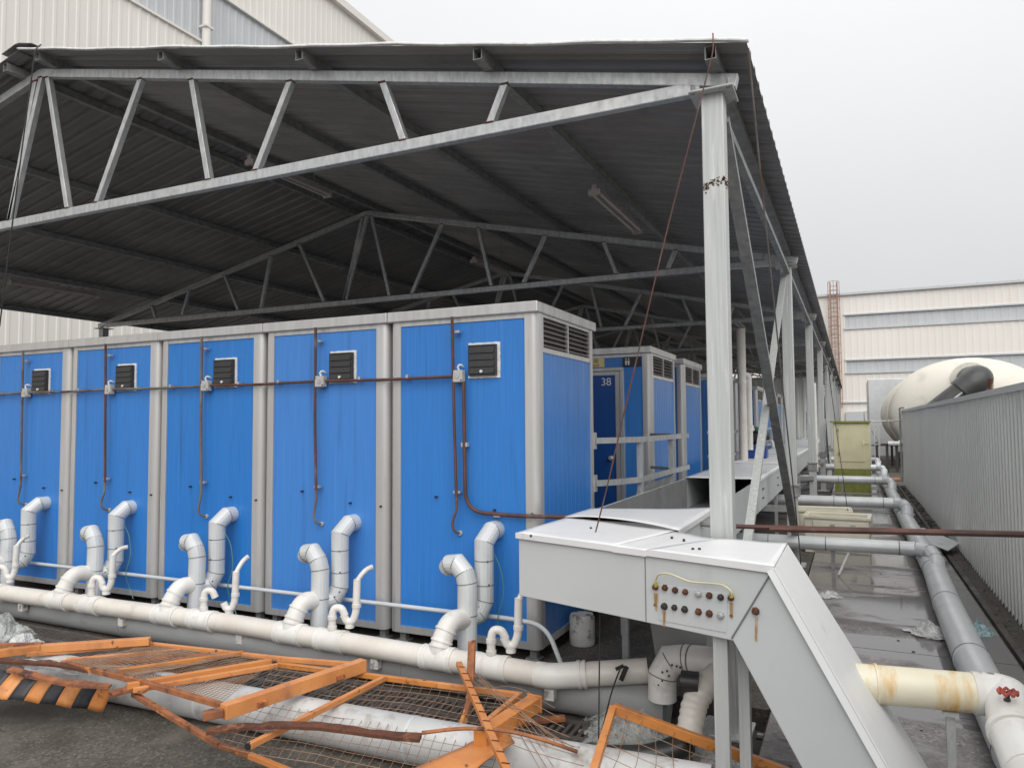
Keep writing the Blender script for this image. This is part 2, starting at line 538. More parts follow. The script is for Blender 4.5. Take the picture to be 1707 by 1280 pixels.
def text_mesh(txt, size, name, m, parent, loc, rot, extrude=.001):
    cu = bpy.data.curves.new(name, 'FONT')
    cu.body = txt
    cu.size = size
    cu.align_x = 'CENTER'
    cu.align_y = 'CENTER'
    cu.extrude = extrude
    to = bpy.data.objects.new(name + '_src', cu)
    COL.objects.link(to)
    dg = bpy.context.evaluated_depsgraph_get()
    me = bpy.data.meshes.new_from_object(to.evaluated_get(dg))
    bpy.data.objects.remove(to)
    me.transform(Matrix.Translation(loc) @ rot.to_4x4())
    me.materials.clear()
    me.materials.append(m)
    o = bpy.data.objects.new(name, me)
    COL.objects.link(o)
    o.parent = parent
    return o


ROT_FRONT = Matrix(((1, 0, 0), (0, 0, -1), (0, 1, 0)))    # text upright, facing -Y

# ================================================================ THE SETTING
g = MB().grid(lambda u, v: (-90 + 190 * u, -12 + 140 * v, GZ), 1, 1).build('ground', M['ground'], base=(0, 0, 0))
tag(g, kind='structure')
sl = MB().span(-13.5, -.48, 4.50, 50, GZ - .02, -.004).build('cabin_slab', M['ground'], base=(0, 0, 0))
tag(sl, kind='structure')
p = MB().span(-0.47, 60.0, 3.5, 75, GZ - .02, 0.001).build('path', M['ground'], base=(0, 0, 0))
tag(p, kind='structure')
for k in range(9):                                           # cast slabs with open joints
    y0 = 3.52 + k * 2.4
    y1 = min(y0 + 2.393, 26.5)
    if y1 - y0 < .2:
        continue
    MB().span(-0.46, 0.97, y0, y1, 0.0, 0.016 + .001 * (k % 3)).build('slab', M['path'], parent=p, base=(0, 0, 0))
gut = MB().grid(lambda u, v: (0.985 + .2 * u, 3.52 + 17.5 * v, .006 + .02 * noise.noise((u * 3, v * 60, 1)) + .02 * u), 4, 120).build('gutter_dirt', M['dirt'], base=(0, 0, 0))
tag(gut, 'dark leaf litter along the foot of the grey fence', 'litter', kind='stuff')
k_ = MB().span(0.985, 1.03, 3.52, 20.9, 0, .045).build('kerb', M['ground'], base=(0, 0, 0))
tag(k_, kind='structure')

# ================================================================ CANOPY SHELTER
RX, EX = -6.65, -0.65                  # ridge, right column line
SL = 0.2215                            # roof slope


def chord_z(x):
    return 3.545 + SL * (-0.58 - x) if x > RX else 3.545 + SL * (-0.58 - (2 * RX - x))


BAY, Y0, NB = 4.95, 4.10, 10
shel = empty('canopy_shelter', (RX, 4.1, 0), 'long open canopy of galvanised trusses and grey corrugated roof over the blue cabins', 'shelter')
# columns
col_m = MB().span(-.06, .06, -.06, .06, 0, 3.47).box((0, 0, .01), (.26, .26, .02)).box((0, 0, 3.475), (.24, .24, .014))
colp = None
for side in (0, 1):
    for k in range(NB):
        x = EX if side == 0 else 2 * RX - EX
        y = Y0 + BAY * k
        if colp is None:
            colp = col_m.build('column', M['galv_post'], parent=shel, base=(0, 0, 0), bevel=.006)
            c = colp
        else:
            c = colp.copy()
            COL.objects.link(c)
            c.parent = shel
        c.location = Vector((x, y, 0)) - wloc(shel)
        WL[c.name] = Vector((x, y, 0))
        if side == 0 and k == 0:
            wb = MB()
            for q in range(110):
                a = random.uniform(-.06, .06)
                z_ = 2.968 + .012 * a / .06 + random.gauss(0, .010) - (.02 if random.random() < .15 else 0)
                s_ = random.uniform(.003, .010)
                if q % 3:
                    wb.box((a, -.0605, z_), (s_, .004, s_ * random.uniform(.5, 1.2)), Matrix.Rotation(random.uniform(0, 3), 3, 'Y'))
                else:
                    wb.box((.0605, a, z_), (.004, s_, s_ * random.uniform(.5, 1.2)), Matrix.Rotation(random.uniform(0, 3), 3, 'X'))
            o = wb.build('weld_seam', M['rust'], parent=c, base=(0, 0, 0))
            o['kind'] = 'stuff'
            for a, b in ((-.095, -.1), (.095, -.1), (-.095, .1), (.095, .1)):
                MB().ring((a, b, 3.49), (0, 0, 1), .014, .05, 6).build('bolt', M['galv_dark'], parent=c, base=(0, 0, 0))
        if side == 0 and 1 <= k <= 4:
            fl = MB().box((0, 0, .80), (.17, .17, .015)).box((0, 0, .92), (.17, .17, .015)).box((0, 0, .86), (.14, .14, .11))
            fl.build('splice_flange', M['galv_dark'], parent=c, base=(0, 0, 0))
# trusses
WEB = [(-6.651, -7.067), (-6.563, -6.23), (-5.324, -5.846), (-4.726, -4.521), (-3.705, -4.036), (-2.877, -2.704), (-1.941, -2.05)]
LO = 3.535
ch = MB()
for s in (1, -1):
    def mx(x):
        return x if s == 1 else 2 * RX - x
    ch.bar((mx(-0.52), 0, chord_z(-0.52)), (mx(RX), 0, chord_z(RX)), .06, .075)
ch.span(2 * RX + .72, -.72, -.029, .029, LO - .0375, LO + .0375)
webm = []
for i, (xt, xb) in enumerate(WEB):
    for s in (1, -1):
        if i == 0 and s == -1:
            continue
        a, b = (xt, xb) if s == 1 else (2 * RX - xt, 2 * RX - xb)
        webm.append((a, b))
truss0 = None
for k in range(NB):
    y = Y0 + BAY * k
    if truss0 is None:
        truss0 = ch.build('truss', M['galv'], parent=shel, base=(RX, 0, 0), bevel=.005)
        truss0.location = Vector((RX, y, 0)) - wloc(shel)
        WL[truss0.name] = Vector((RX, 0, 0))
        for a, b in webm:
            w = MB().bar((a, 0, chord_z(a) - .035), (b, 0, LO + .035), .05, .05, up=(0, 1, 0)).build('web_member', M['galv'], parent=truss0, base=(RX, 0, 0), bevel=.005)
        wd = MB()
        for a, b in webm:
            for q, z_ in ((a, chord_z(a) - .04), (b, LO + .041)):
                wd.box((q + random.uniform(-.006, .006), -.006, z_), (.058, .056, .008))
        wd.build('weld_bead', M['rust'], parent=truss0, base=(RX, 0, 0))
    else:
        t = copy_tree(truss0, shel)
        t.location = Vector((RX, y, 0)) - wloc(shel)
# purlins
PURX = [-.63, -2.04, -3.46, -4.86, -6.42]
YF, YE = 3.88, 49.2
PZ = .0375 + .038
for x in PURX + [2 * RX - q for q in PURX]:
    z = chord_z(x) + PZ
    pm = MB()
    t_ = .004
    for (a, b, c_, d_) in ((-.03, -.03 + t_, -.037, .037), (.03 - t_, .03, -.037, .037), (-.03 + t_, .03 - t_, -.037, -.037 + t_), (-.03 + t_, .03 - t_, .037 - t_, .037)):
        pm.span(x + a, x + b, YF + .02, YE, z + c_, z + d_)
    pm.build('purlin', M['galv_dark'], parent=shel)
# eave tie along the columns and X-bracing of the first bay
MB().bar((EX + .02, Y0 + .08, 3.40), (EX + .02, YE, 3.40), .05, .05).build('eave_tie', M['galv_dark'], parent=shel)
MB().bar((EX + .035, Y0 + .07, 3.36), (EX + .035, Y0 + BAY - .05, .30), .045, .075, up=(1, 0, 0)).build('brace', M['galv_dark'], parent=shel)
MB().bar((EX - .02, Y0 + BAY - .07, 3.34), (EX - .02, Y0 + .08, .12), .045, .06, up=(1, 0, 0)).build('brace', M['galv_post'], parent=shel)
for k in (3, 6):
    MB().bar((EX, Y0 + BAY * k, 3.3), (EX, Y0 + BAY * (k + 1), .2), .04, .05, up=(1, 0, 0)).build('brace', M['galv_dark'], parent=shel)
    MB().bar((EX, Y0 + BAY * (k + 1), 3.3), (EX, Y0 + BAY * k, .2), .04, .05, up=(1, 0, 0)).build('brace', M['galv_dark'], parent=shel)
# roof sheets: trapezoid ribs run down the slope; each sheet laps the next
OFF = PZ + .041
top = []
NR, PITCH = 4, .2
for r in range(NR):
    b = r * PITCH
    top += [(b, 0), (b + .07, 0), (b + .07 + .01, .005), (b + .09, 0), (b + .125, 0), (b + .145, .028), (b + .175, .028), (b + .195, 0)]
top += [(NR * PITCH, 0), (NR * PITCH + .02, .004)]
prof = top + [(x, z + .0025) for x, z in reversed(top)]
roof = empty('roof', (RX, YF, 0))
roof.parent = shel
roof.location = Vector((RX, YF, 0)) - wloc(shel)
sheet = {}
ny = int((YE - YF) / (NR * PITCH))
for k in range(ny):
    for s in (1, -1):
        xe, xr = (-.44, RX + .02) if s == 1 else (2 * RX + .44, RX - .02)
        ze, zr = chord_z(-.44) + OFF, chord_z(RX) + OFF
        if s not in sheet:
            m_ = MB().prism(prof, (xe, 0, ze), (0, 1, 0), (0, 0, 1), (xr - xe, 0, zr - ze))
            sheet[s] = m_.build('roof_sheet', M['roof'], parent=roof, base=(RX, 0, 0))
            o = sheet[s]
        else:
            o = sheet[s].copy()
            COL.objects.link(o)
            o.parent = roof
        o.location = (0, k * NR * PITCH, 0)
        rc = MB().prism([(-.22, -.045), (-.03, .0), (.03, .0), (.22, -.045), (.22, -.041), (.03, .006), (-.03, .006), (-.22, -.041)],
                (RX, YF - .02, chord_z(RX) + OFF + .05), (1, 0, 0), (0, 0, 1), (0, YE - YF + .04, 0))
rc.build('ridge_cap', M['roof'], parent=roof)
# front verge flashing, slightly wavy
vg = MB().grid(lambda u, v: (-.43 + (RX + .43) * u, YF - .006 - .05 * v * (1 - v), chord_z(-.43 + (RX + .43) * u) + OFF - .004 + .026 * v + .005 * math.sin(u * 21) + .003 * math.sin(u * 57)), 60, 3)
vf = vg.build('verge_flashing', M['caulk'], parent=roof, smooth=True)
sm_ = vf.modifiers.new('thick', 'SOLIDIFY')
sm_.thickness = .003

# ================================================================ BLUE CABINS
CW, CD, CP = 1.245, 1.25, 1.272
ZB, ZT = .085, 2.516


def wall_profile(L_, pitch=.1, dep=.0035):
    a = [(0, 0)]
    x = pitch
    while x < L_ - .02:
        a += [(x - .003, 0), (x, dep), (x + .003, 0)]
        x += pitch
    a.append((L_, 0))
    return a + [(L_, .04), (0, .04)]


POST = [(-.10, .0), (-.055, 0)] + [(-.055 + .055 * math.sin(t), .055 - .055 * math.cos(t)) for t in [i * math.pi / 12 for i in range(1, 6)]] + [(0, .055), (0, .10), (-.05, .10), (-.10, .05)]


def make_cabin(kind):
    """local origin: right front (camera side) bottom corner on the ground; x to the left is negative"""
    root = empty('cabin', (0, 0, 0))
    z0, z1 = ZB + .02, ZT - .08
    pf = wall_profile(CW - .10, .058, .0011)
    MB().prism(pf, (-CW + .05, .012, z0), (1, 0, 0), (0, 1, 0), (0, 0, z1 - z0)).build('wall', M['blue'], parent=root, local=True)
    sf = wall_profile(CD - .10, .09, .003)
    MB().prism(sf, (-.012, .05, z0), (0, 1, 0), (-1, 0, 0), (0, 0, 2.16 - z0)).build('wall', M['blue'], parent=root, local=True)
    MB().prism(sf, (-CW + .012, .05, z0), (0, 1, 0), (1, 0, 0), (0, 0, z1 - z0)).build('wall', M['blue'], parent=root, local=True)
    MB().prism(pf, (-CW + .05, CD - .012, z0), (1, 0, 0), (0, -1, 0), (0, 0, z1 - z0)).build('wall', M['blue'], parent=root, local=True)
    for sx, ox in ((1, 0), (-1, -CW)):
        for sy, oy in ((1, 0), (-1, CD)):
            MB().prism(POST, (ox, oy, ZB), (sx, 0, 0), (0, sy, 0), (0, 0, z1 - ZB)).build('corner_post', M['alu'], parent=root, local=True, smooth=True, angle=30)
    MB().box((-CW / 2, CD / 2, ZT - .04), (CW + .022, CD + .05, .08)).build('roof_cap', M['alu'], parent=root, local=True, bevel=.008)
    for y in (.022, CD - .022):
        MB().span(-CW + .1, -.1, y - .018, y + .018, z1 - .034, z1).build('top_rail', M['alu'], parent=root, local=True)
        MB().span(-CW + .1, -.1, y - .02, y + .02, ZB, ZB + .05).build('bottom_rail', M['alu'], parent=root, local=True)
    MB().span(-.04, -.002, .1, CD - .1, ZB, ZB + .05).build('bottom_rail', M['alu'], parent=root, local=True)
    MB().span(-CW + .05, -.05, .05, CD - .05, ZB - .01, ZB + .03).build('floor_pan', M['galv_dark'], parent=root, local=True)
    for x in (-.08, -CW + .08):
        for y in (.09, CD - .09):
            MB().box((x, y, .042), (.05, .05, .086)).box((x, y, .006), (.1, .1, .012)).build('foot', M['galv_dark'], parent=root, local=True)
    # side louvre
    fr = MB()
    ya, yb, za, zb = .1, CD - .1, 2.16, z1
    fr.span(-.03, -.004, ya, yb, za, za + .035).span(-.03, -.004, ya, yb, zb - .02, zb)
    fr.span(-.03, -.004, ya, ya + .02, za + .035, zb - .02).span(-.03, -.004, yb - .02, yb, za + .035, zb - .02)
    fr.span(-.029, -.003, (ya + yb) / 2 - .01, (ya + yb) / 2 + .01, za + .035, zb - .02)
    lv = fr.build('louvre', M['alu'], parent=root, local=True)
    MB().span(-.06, -.055, ya, yb, za, zb).build('backing', M['seam'], parent=lv, local=True)
    for i in range(6):
        for (a, b) in ((ya + .02, (ya + yb) / 2 - .01), ((ya + yb) / 2 + .01, yb - .02)):
            z = za + .058 + i * .036
            MB().prism([(-.006, -.014), (-.004, -.014), (-.038, .016), (-.040, .016)], (0, a, z), (1, 0, 0), (0, 0, 1), (0, b - a, 0)).build('slat', M['louvre'], parent=lv, local=True)
    if kind == 'vent':
        cx, cz = -.43, 2.113
        caulk = MB()
        for i in range(40):
            t = i / 40 * 4
            e, q = int(t), t - int(t)
            P_ = [(-.122 + .244 * q, .122), (.122, .122 - .244 * q), (.122 - .244 * q, -.122), (-.122, -.122 + .244 * q)][e]
            caulk.box((cx + P_[0] * .955 + .004, .009, cz + P_[1] * .955), (.026 + random.uniform(-.002, .003), .011 + random.uniform(0, .003), .026 + random.uniform(-.003, .003)))
        caulk.build('sealant_bead', M['caulk'], parent=root, local=True)
        vt = MB()
        vt.span(cx - .112, cx + .112, -.028, .014, cz + .1, cz + .112).span(cx - .112, cx + .112, -.028, .014, cz - .112, cz - .1)
        vt.span(cx - .112, cx - .1, -.028, .014, cz - .1, cz + .1).span(cx + .1, cx + .112, -.028, .014, cz - .1, cz + .1)
        vt.span(cx - .1, cx + .1, .0, .012, cz - .1, cz + .1)
        v_ = vt.build('vent', M['black'], parent=root, local=True, bevel=.003)
        for i in range(4):
            z = cz - .1 + i * .05
            MB().prism([(-.034, .0015), (-.026, .0485), (-.004, .0485), (-.004, .0015)], (cx - .1, 0, z), (0, 1, 0), (0, 0, 1), (.2, 0, 0)).build('flap', M['black'], parent=v_, local=True)
        MB().ring((cx + .0, -.036, cz - .083), (0, 1, 0), .011, .012, 10).build('sealant_dot', M['caulk'], parent=v_, local=True)
        # drilled holes with screws on the wall and posts
        for (x, z) in ((-.345, 1.034), (-.83, 1.11), (-.05, 1.02)):
            MB().ring((x, .0, z), (0, 1, 0), .008, .03, 8).build('screw', M['rivet'], parent=root, local=True)
    if kind == 'door':
        # door leaf, frame, knob, signs on the camera side
        x0, x1 = -.98, -.36
        fr = MB()
        fr.span(x0 - .04, x0, -.022, .02, ZB + .05, 2.245).span(x1, x1 + .045, -.022, .02, ZB + .05, 2.245).span(x0 - .04, x1 + .045, -.024, .02, 2.245, 2.285)
        fr.build('door_frame', M['alu'], parent=root, local=True, bevel=.004)
        d = MB().span(x0 + .003, x1 - .003, -.004, .018, ZB + .06, 2.242).build('door', M['navy'], parent=root, local=True)
        b = MB().span(x1 - .055, x1 - .005, -.014, -.004, ZB + .06, 2.24).span(x0 + .003, x1 - .056, -.013, -.004, 2.20, 2.24)
        b.build('door_edge_trim', M['alu'], parent=d, local=True)
        MB().tube([(x1 - .11, -.004, 1.25), (x1 - .11, -.03, 1.25), (x1 - .11, -.045, 1.25), (x1 - .11, -.062, 1.25), (x1 - .11, -.072, 1.25)], [.03, .012, .02, .028, .016], 12).build('knob', M['galv'], parent=d, local=True, smooth=True)
        text_mesh('38', .125, 'number', M['print'], d, Vector((x1 - .165, -.006, 2.12)), ROT_FRONT)
        sp_ = MB().span(-.87, -.545, -.006, .012, 2.297, 2.398).build('sign_plate', M['gold'], parent=root, local=True)
        text_mesh('洗手间', .062, 'lettering', M['ink'], sp_, Vector((-.705, -.0075, 2.362)), ROT_FRONT)
        text_mesh('WASHROOM', .034, 'lettering', M['ink'], sp_, Vector((-.705, -.0075, 2.316)), ROT_FRONT)
        bp_ = MB().span(-.325, -.115, -.006, .012, 2.29, 2.398).build('sign_plate', M['black'], parent=root, local=True)
        pic = MB()
        for x in (-.285, -.255):
            pic.ring((x, -.0075, 2.376), (0, 1, 0), .009, .002, 10)
            pic.prism([(-.008, 0), (.008, 0), (.013, .05), (-.013, .05)], (x, -.0085, 2.308), (1, 0, 0), (0, 0, 1), (0, .002, 0))
        pic.build('pictogram', M['print'], parent=bp_, local=True)
    return root


cab_v = make_cabin('vent')
cab_d = make_cabin('door')
cab_p = make_cabin('plain')
YW = 4.70
XR = -1.99
WHICH = ['rightmost', 'second from right', 'middle', 'fourth from right', 'leftmost']
cabins = []
for i in range(5):
    c = cab_v if i == 0 else copy_tree(cab_v)
    c.location = (XR - i * CP, YW, 0)
    tag(c, 'bright blue metal cabin with black wall vent, %s of the front row' % WHICH[i], 'cabin', 'blue cabins of the front row')
    cabins.append(c)
ROWS = [(8.06, 'd', 'blue cabin numbered 38 with its door, right behind the front row'),
        (9.84, 'p', 'second louvred blue cabin end seen past cabin 38'),
        (13.15, 'd0', 'blue cabin with navy door face just left of the nearest column'),
        (14.95, 'p', 'blue cabin end half hidden behind the nearest column'),
        (18.3, 'p', 'blue cabin beside the tall white vent stack'),
        (20.1, 'p', 'blue cabin end between the crossed braces, left one'),
        (23.5, 'p', 'blue cabin end between brace and second column'),
        (25.3, 'p', 'farthest blue cabin in the shade before the grey partition')]
used = {'d': False, 'p': False}
for y, kd, lab in ROWS:
    key = 'd' if kd == 'd' else 'p'
    src = cab_d if key == 'd' else cab_p
    if not used[key]:
        c = src
        used[key] = True
    else:
        c = copy_tree(src)
    c.location = (XR - .04, y, 0)
    tag(c, lab, 'cabin', 'blue cabins of the rows behind')
    if y < 14:
        for q in range(1, 5):  # unseen cabins, added to darken the passage and inner trusses
            n_ = copy_tree(cab_p)
            n_.location = (XR - .04 - CP * q, y, 0)
            tag(n_, 'blue cabin standing unseen behind the front row of cabins', 'cabin', 'blue cabins hidden behind the front row')
wp = MB().span(-9, -1.6, 6.02, 8.0, .27, .31).build('walkway', M['galv_dark'])
tag(wp, 'steel walkway deck between the first two rows of cabins', 'walkway')

# railing at the end of the walkway
rl = empty('railing', (-1.75, 6.8, 0), 'grey steel handrail closing the walkway beside cabin 38', 'railing')
for nm, zz in (('top_rail', 1.5), ('lower_rail', 1.14)):
    pts = [(-1.98, 5.93, zz), (-1.86, 6.12, zz), (-1.74, 6.45, zz), (-1.72, 8.5, zz)]
    r_ = MB()
    for a, b in zip(pts[:-1], pts[1:]):
        r_.bar(a, b, .025, .05)
    r_.build(nm, M['galv'], parent=rl)
for y in (6.5, 7.75):
    MB().span(-1.775, -1.725, y - .025, y + .025, .0, 1.5).build('post', M['galv'], parent=rl)
for zz in (1.5, 1.14):
    MB().bar((-2.02, 7.95, zz + .02), (-1.74, 7.75, zz + .02), .02, .03).build('stay', M['galv_dark'], parent=rl)
for z in (1.5, 1.14):
    MB().box((-1.995, 5.93, z), (.03, .06, .14)).build('bracket', M['galv'], parent=rl)
for k, y in enumerate((11.2, 16.4, 21.5)):
    r2 = empty('railing', (-1.75, y, 0), ['grey handrail behind the nearest column', 'grey handrail right of the nearest column by the white stack', 'thin grey handrail seen between the crossed braces'][k], 'railing')
    for zz in (1.5, 1.14):
        MB().bar((-1.98, y, zz), (-1.72, y + .1, zz), .03, .04).bar((-1.72, y + .08, zz), (-1.72, y + 1.9, zz), .03, .04).build('rail', M['galv'], parent=r2)
    for yy in (y + .15, y + 1.85):
        MB().span(-1.74, -1.70, yy - .02, yy + .02, 0, 1.5).build('post', M['galv'], parent=r2)

# ================================================================ CONDUITS ON THE FRONT ROW
def wl_(pts, r, name, m, label=None, cat=None, group=None, n=8, parent=None):
    o = MB().tube(pts, r, n).build(name, m, parent=parent, smooth=True)
    return tag(o, label, cat, group)


YC = YW - .03
hz = empty('conduit', (-2.62, YC, 2.0), 'rusty horizontal conduit linking the junction boxes across the front row', 'conduit')
for i in range(5):
    xa = -2.61 - i * CP
    xb = xa - CP
    a, b = (xa - .05, YC, 2.0 + .004 * (i % 2)), (xb + .05, YC, 2.003)
    MB().tube([a, ((a[0] + b[0]) / 2, YC, 1.996), b], .0115, 8).build('tube_run', M['rust_pipe'] if i < 2 else M['conduit'], parent=hz, smooth=True)
    for q in (.35, .7):
        MB().box((xa - q * CP, YC + .008, 2.012), (.02, .035, .03)).build('saddle_clip', M['galv'], parent=hz)
NUMS = WHICH
for i in range(5):
    x = -2.61 - i * CP
    jb = MB().box((x, YC + .0, 2.0), (.088, .05, .088)).build('junction_box', M['grey_box'], bevel=.005)
    tag(jb, 'small grey junction box below the vent of the %s front-row cabin' % NUMS[i], 'junction box', 'junction boxes on the front row')
    MB().ring((x, YC - .028, 2.0), (0, 1, 0), .018, .004, 10).build('cap', M['galv'], parent=jb)
    for sx in (-1, 1):
        MB().ring((x + sx * .036, YC - .027, 2.0 - .03 * sx), (0, 1, 0), .006, .005, 6).build('screw', M['rivet'], parent=jb)
    cb = [(x + .01, YC - .01, 2.045), (x + .0, YC - .015, 2.065), (x + .012, YC - .01, 2.085), (x + .028, YC + .01, 2.08), (x + .026, YC + .028, 2.07)]
    MB().tube(fillet(cb, .03, 4), .007, 7).build('white_cable', M['caulk'], parent=jb, smooth=True)
    # vertical conduit
    vc = empty('conduit', (x - .035, YC, 1.0), '%s vertical conduit running down the %s front-row cabin' % ('rusty red' if i in (0, 1, 3) else 'grey', NUMS[i]), 'conduit', 'vertical conduits on the front row')
    mm = M['rust_pipe'] if i in (0, 1, 3) else M['conduit']
    w = random.uniform(-.012, .012)
    MB().tube([(x - .042, YC - .02, 2.44), (x - .038 + w, YC - .012, 1.7), (x - .02 + w, YC - .012, 1.12)], .0115, 8).build('tube_run', mm, parent=vc, smooth=True)
    fx = [(x - .02 + w, YC - .012, 1.13), (x - .012 + w, YC - .02, 1.03), (x - .04, YC - .03, .94), (x - .03, YC - .03, .88), (x - .01, YC + .02, .855)]
    MB().tube(fillet(fx, .06, 5), .010, 8).build('flexible_end', M['conduit'], parent=vc, smooth=True)
    for z in (2.33, 1.155):
        MB().box((x - .02 + w * .7, YC + .006, z), (.055, .03, .018)).build('saddle_clip', M['galv'], parent=vc)
    MB().ring((x - .01, YW + .005, .855), (0, 1, 0), .018, .012, 8).build('sealant_blob', M['grey_box'], parent=vc)
# the branch that leaves the last box and crosses the alley
br = empty('conduit', (-2.55, YC, .95), 'rusty red conduit bending off the rightmost cabin and crossing to the fence', 'conduit')
MB().tube(fillet([(-2.568, YC, 1.96), (-2.556, YC, 1.02), (-2.20, YC, 1.005), (-1.6, YC - .02, 1.02), (-.72, 5.0, .965), (1.17, 5.12, 1.0)], .16, 7), .0145, 8).build('tube_run', M['rust_pipe'], parent=br, smooth=True)
MB().tube([(-.5, 4.985, .962), (1.17, 5.118, .998)], .0185, 8).build('thicker_run', M['rust_pipe'], parent=br, smooth=True)
for pnt in ((-2.562, 1.5), (-2.30, 1.005)):
    MB().box((pnt[0], YC + .01, pnt[1]), (.05, .035, .03)).build('saddle_clip', M['galv'], parent=br)

# ================================================================ DRAIN AND VENT PIPING BEHIND THE FRONT ROW
VX, VY, VZ, VR = 0, 4.31, GZ + .13, .13            # grey ventilation main on the ground
vm = empty('ventilation_main', (-3.5, VY, GZ), 'big dusty grey round ventilation main lying under the white drain pipe', 'duct')
for a, b in ((-8.2, -5.6), (-5.6, -2.8), (-2.8, -1.02)):
    MB().tube([(a, VY, VZ), (b, VY, VZ)], VR, 24).build('duct_section', M['vent_main'], parent=vm, smooth=True)
for x in (-5.6, -2.8, -1.4):
    MB().ring((x, VY, VZ), (1, 0, 0), VR + .004, .025, 24).build('band', M['vent_main'], parent=vm, smooth=True)

dm = empty('drain_pipe', (-3.5, 4.15, .05), 'long white PVC drain pipe along the foot of the front row', 'pipe')
PZ_ = .14
DP = [at(-60, 979, 'z', PZ_), at(398, 1041, 'z', PZ_), at(707, 1093, 'z', PZ_), at(918, 1127, 'z', PZ_)]
DR = .071
e0, e1 = DP[-1], at(1080, 1117, 'z', .20)
MB().tube([DP[0], DP[1], DP[2], DP[3] - Vector((.03, 0, 0))], DR, 20).build('pipe_run', M['pvc'], parent=dm, smooth=True)
MB().tube(fillet([DP[2].lerp(DP[3], .9), DP[3], DP[3].lerp(e1, .35)], .1, 6), DR + .004, 20).build('bend', M['pvc_white'], parent=dm, smooth=True)
MB().tube([DP[3].lerp(e1, .3), e1], DR, 20).build('pipe_run', M['pvc'], parent=dm, smooth=True)


def dpt(x):
    for a, b in zip(DP[:-1], DP[1:]):
        if a.x <= x <= b.x:
            return a.lerp(b, (x - a.x) / (b.x - a.x))
    return DP[-1]


dirx = (DP[2] - DP[0]).normalized()
DX0 = at(735, 1085, 'y', 4.16).x              # drain branch of the rightmost cabin
TX0 = at(823, 1105, 'y', 4.16).x
for i in range(5):
    for x in (DX0 - i * CP, TX0 - i * CP):
        c = dpt(x)
        for s in (-.105, -.085, .085, .105):
            MB().ring(c + dirx * s, dirx, DR + .009, .022, 20).build('coupling', M['pvc_white'], parent=dm, smooth=True)
        MB().tube([c - dirx * .1, c + dirx * .1], DR + .006, 20).build('tee', M['pvc_white'], parent=dm, smooth=True)
    c = dpt(DX0 - i * CP - .5)
    MB().span(c.x - .03, c.x + .03, c.y - .03, c.y + .02, c.z - DR - .06, c.z - DR + .004).build('support_block', M['concrete'], parent=dm)
for s in (.0, .055):
    MB().ring(DP[3].lerp(e1, .3 + s), e1 - DP[3], DR + .010, .02, 20).build('coupling', M['pvc_white'], parent=dm, smooth=True)

def rings(parent, name, m, items, n=18):
    """each collar or seam is a piece of its own"""
    for c_, d_, r_, w_ in items:
        MB().ring(c_, d_, r_, w_, n).build(name, m, parent=parent, smooth=True)


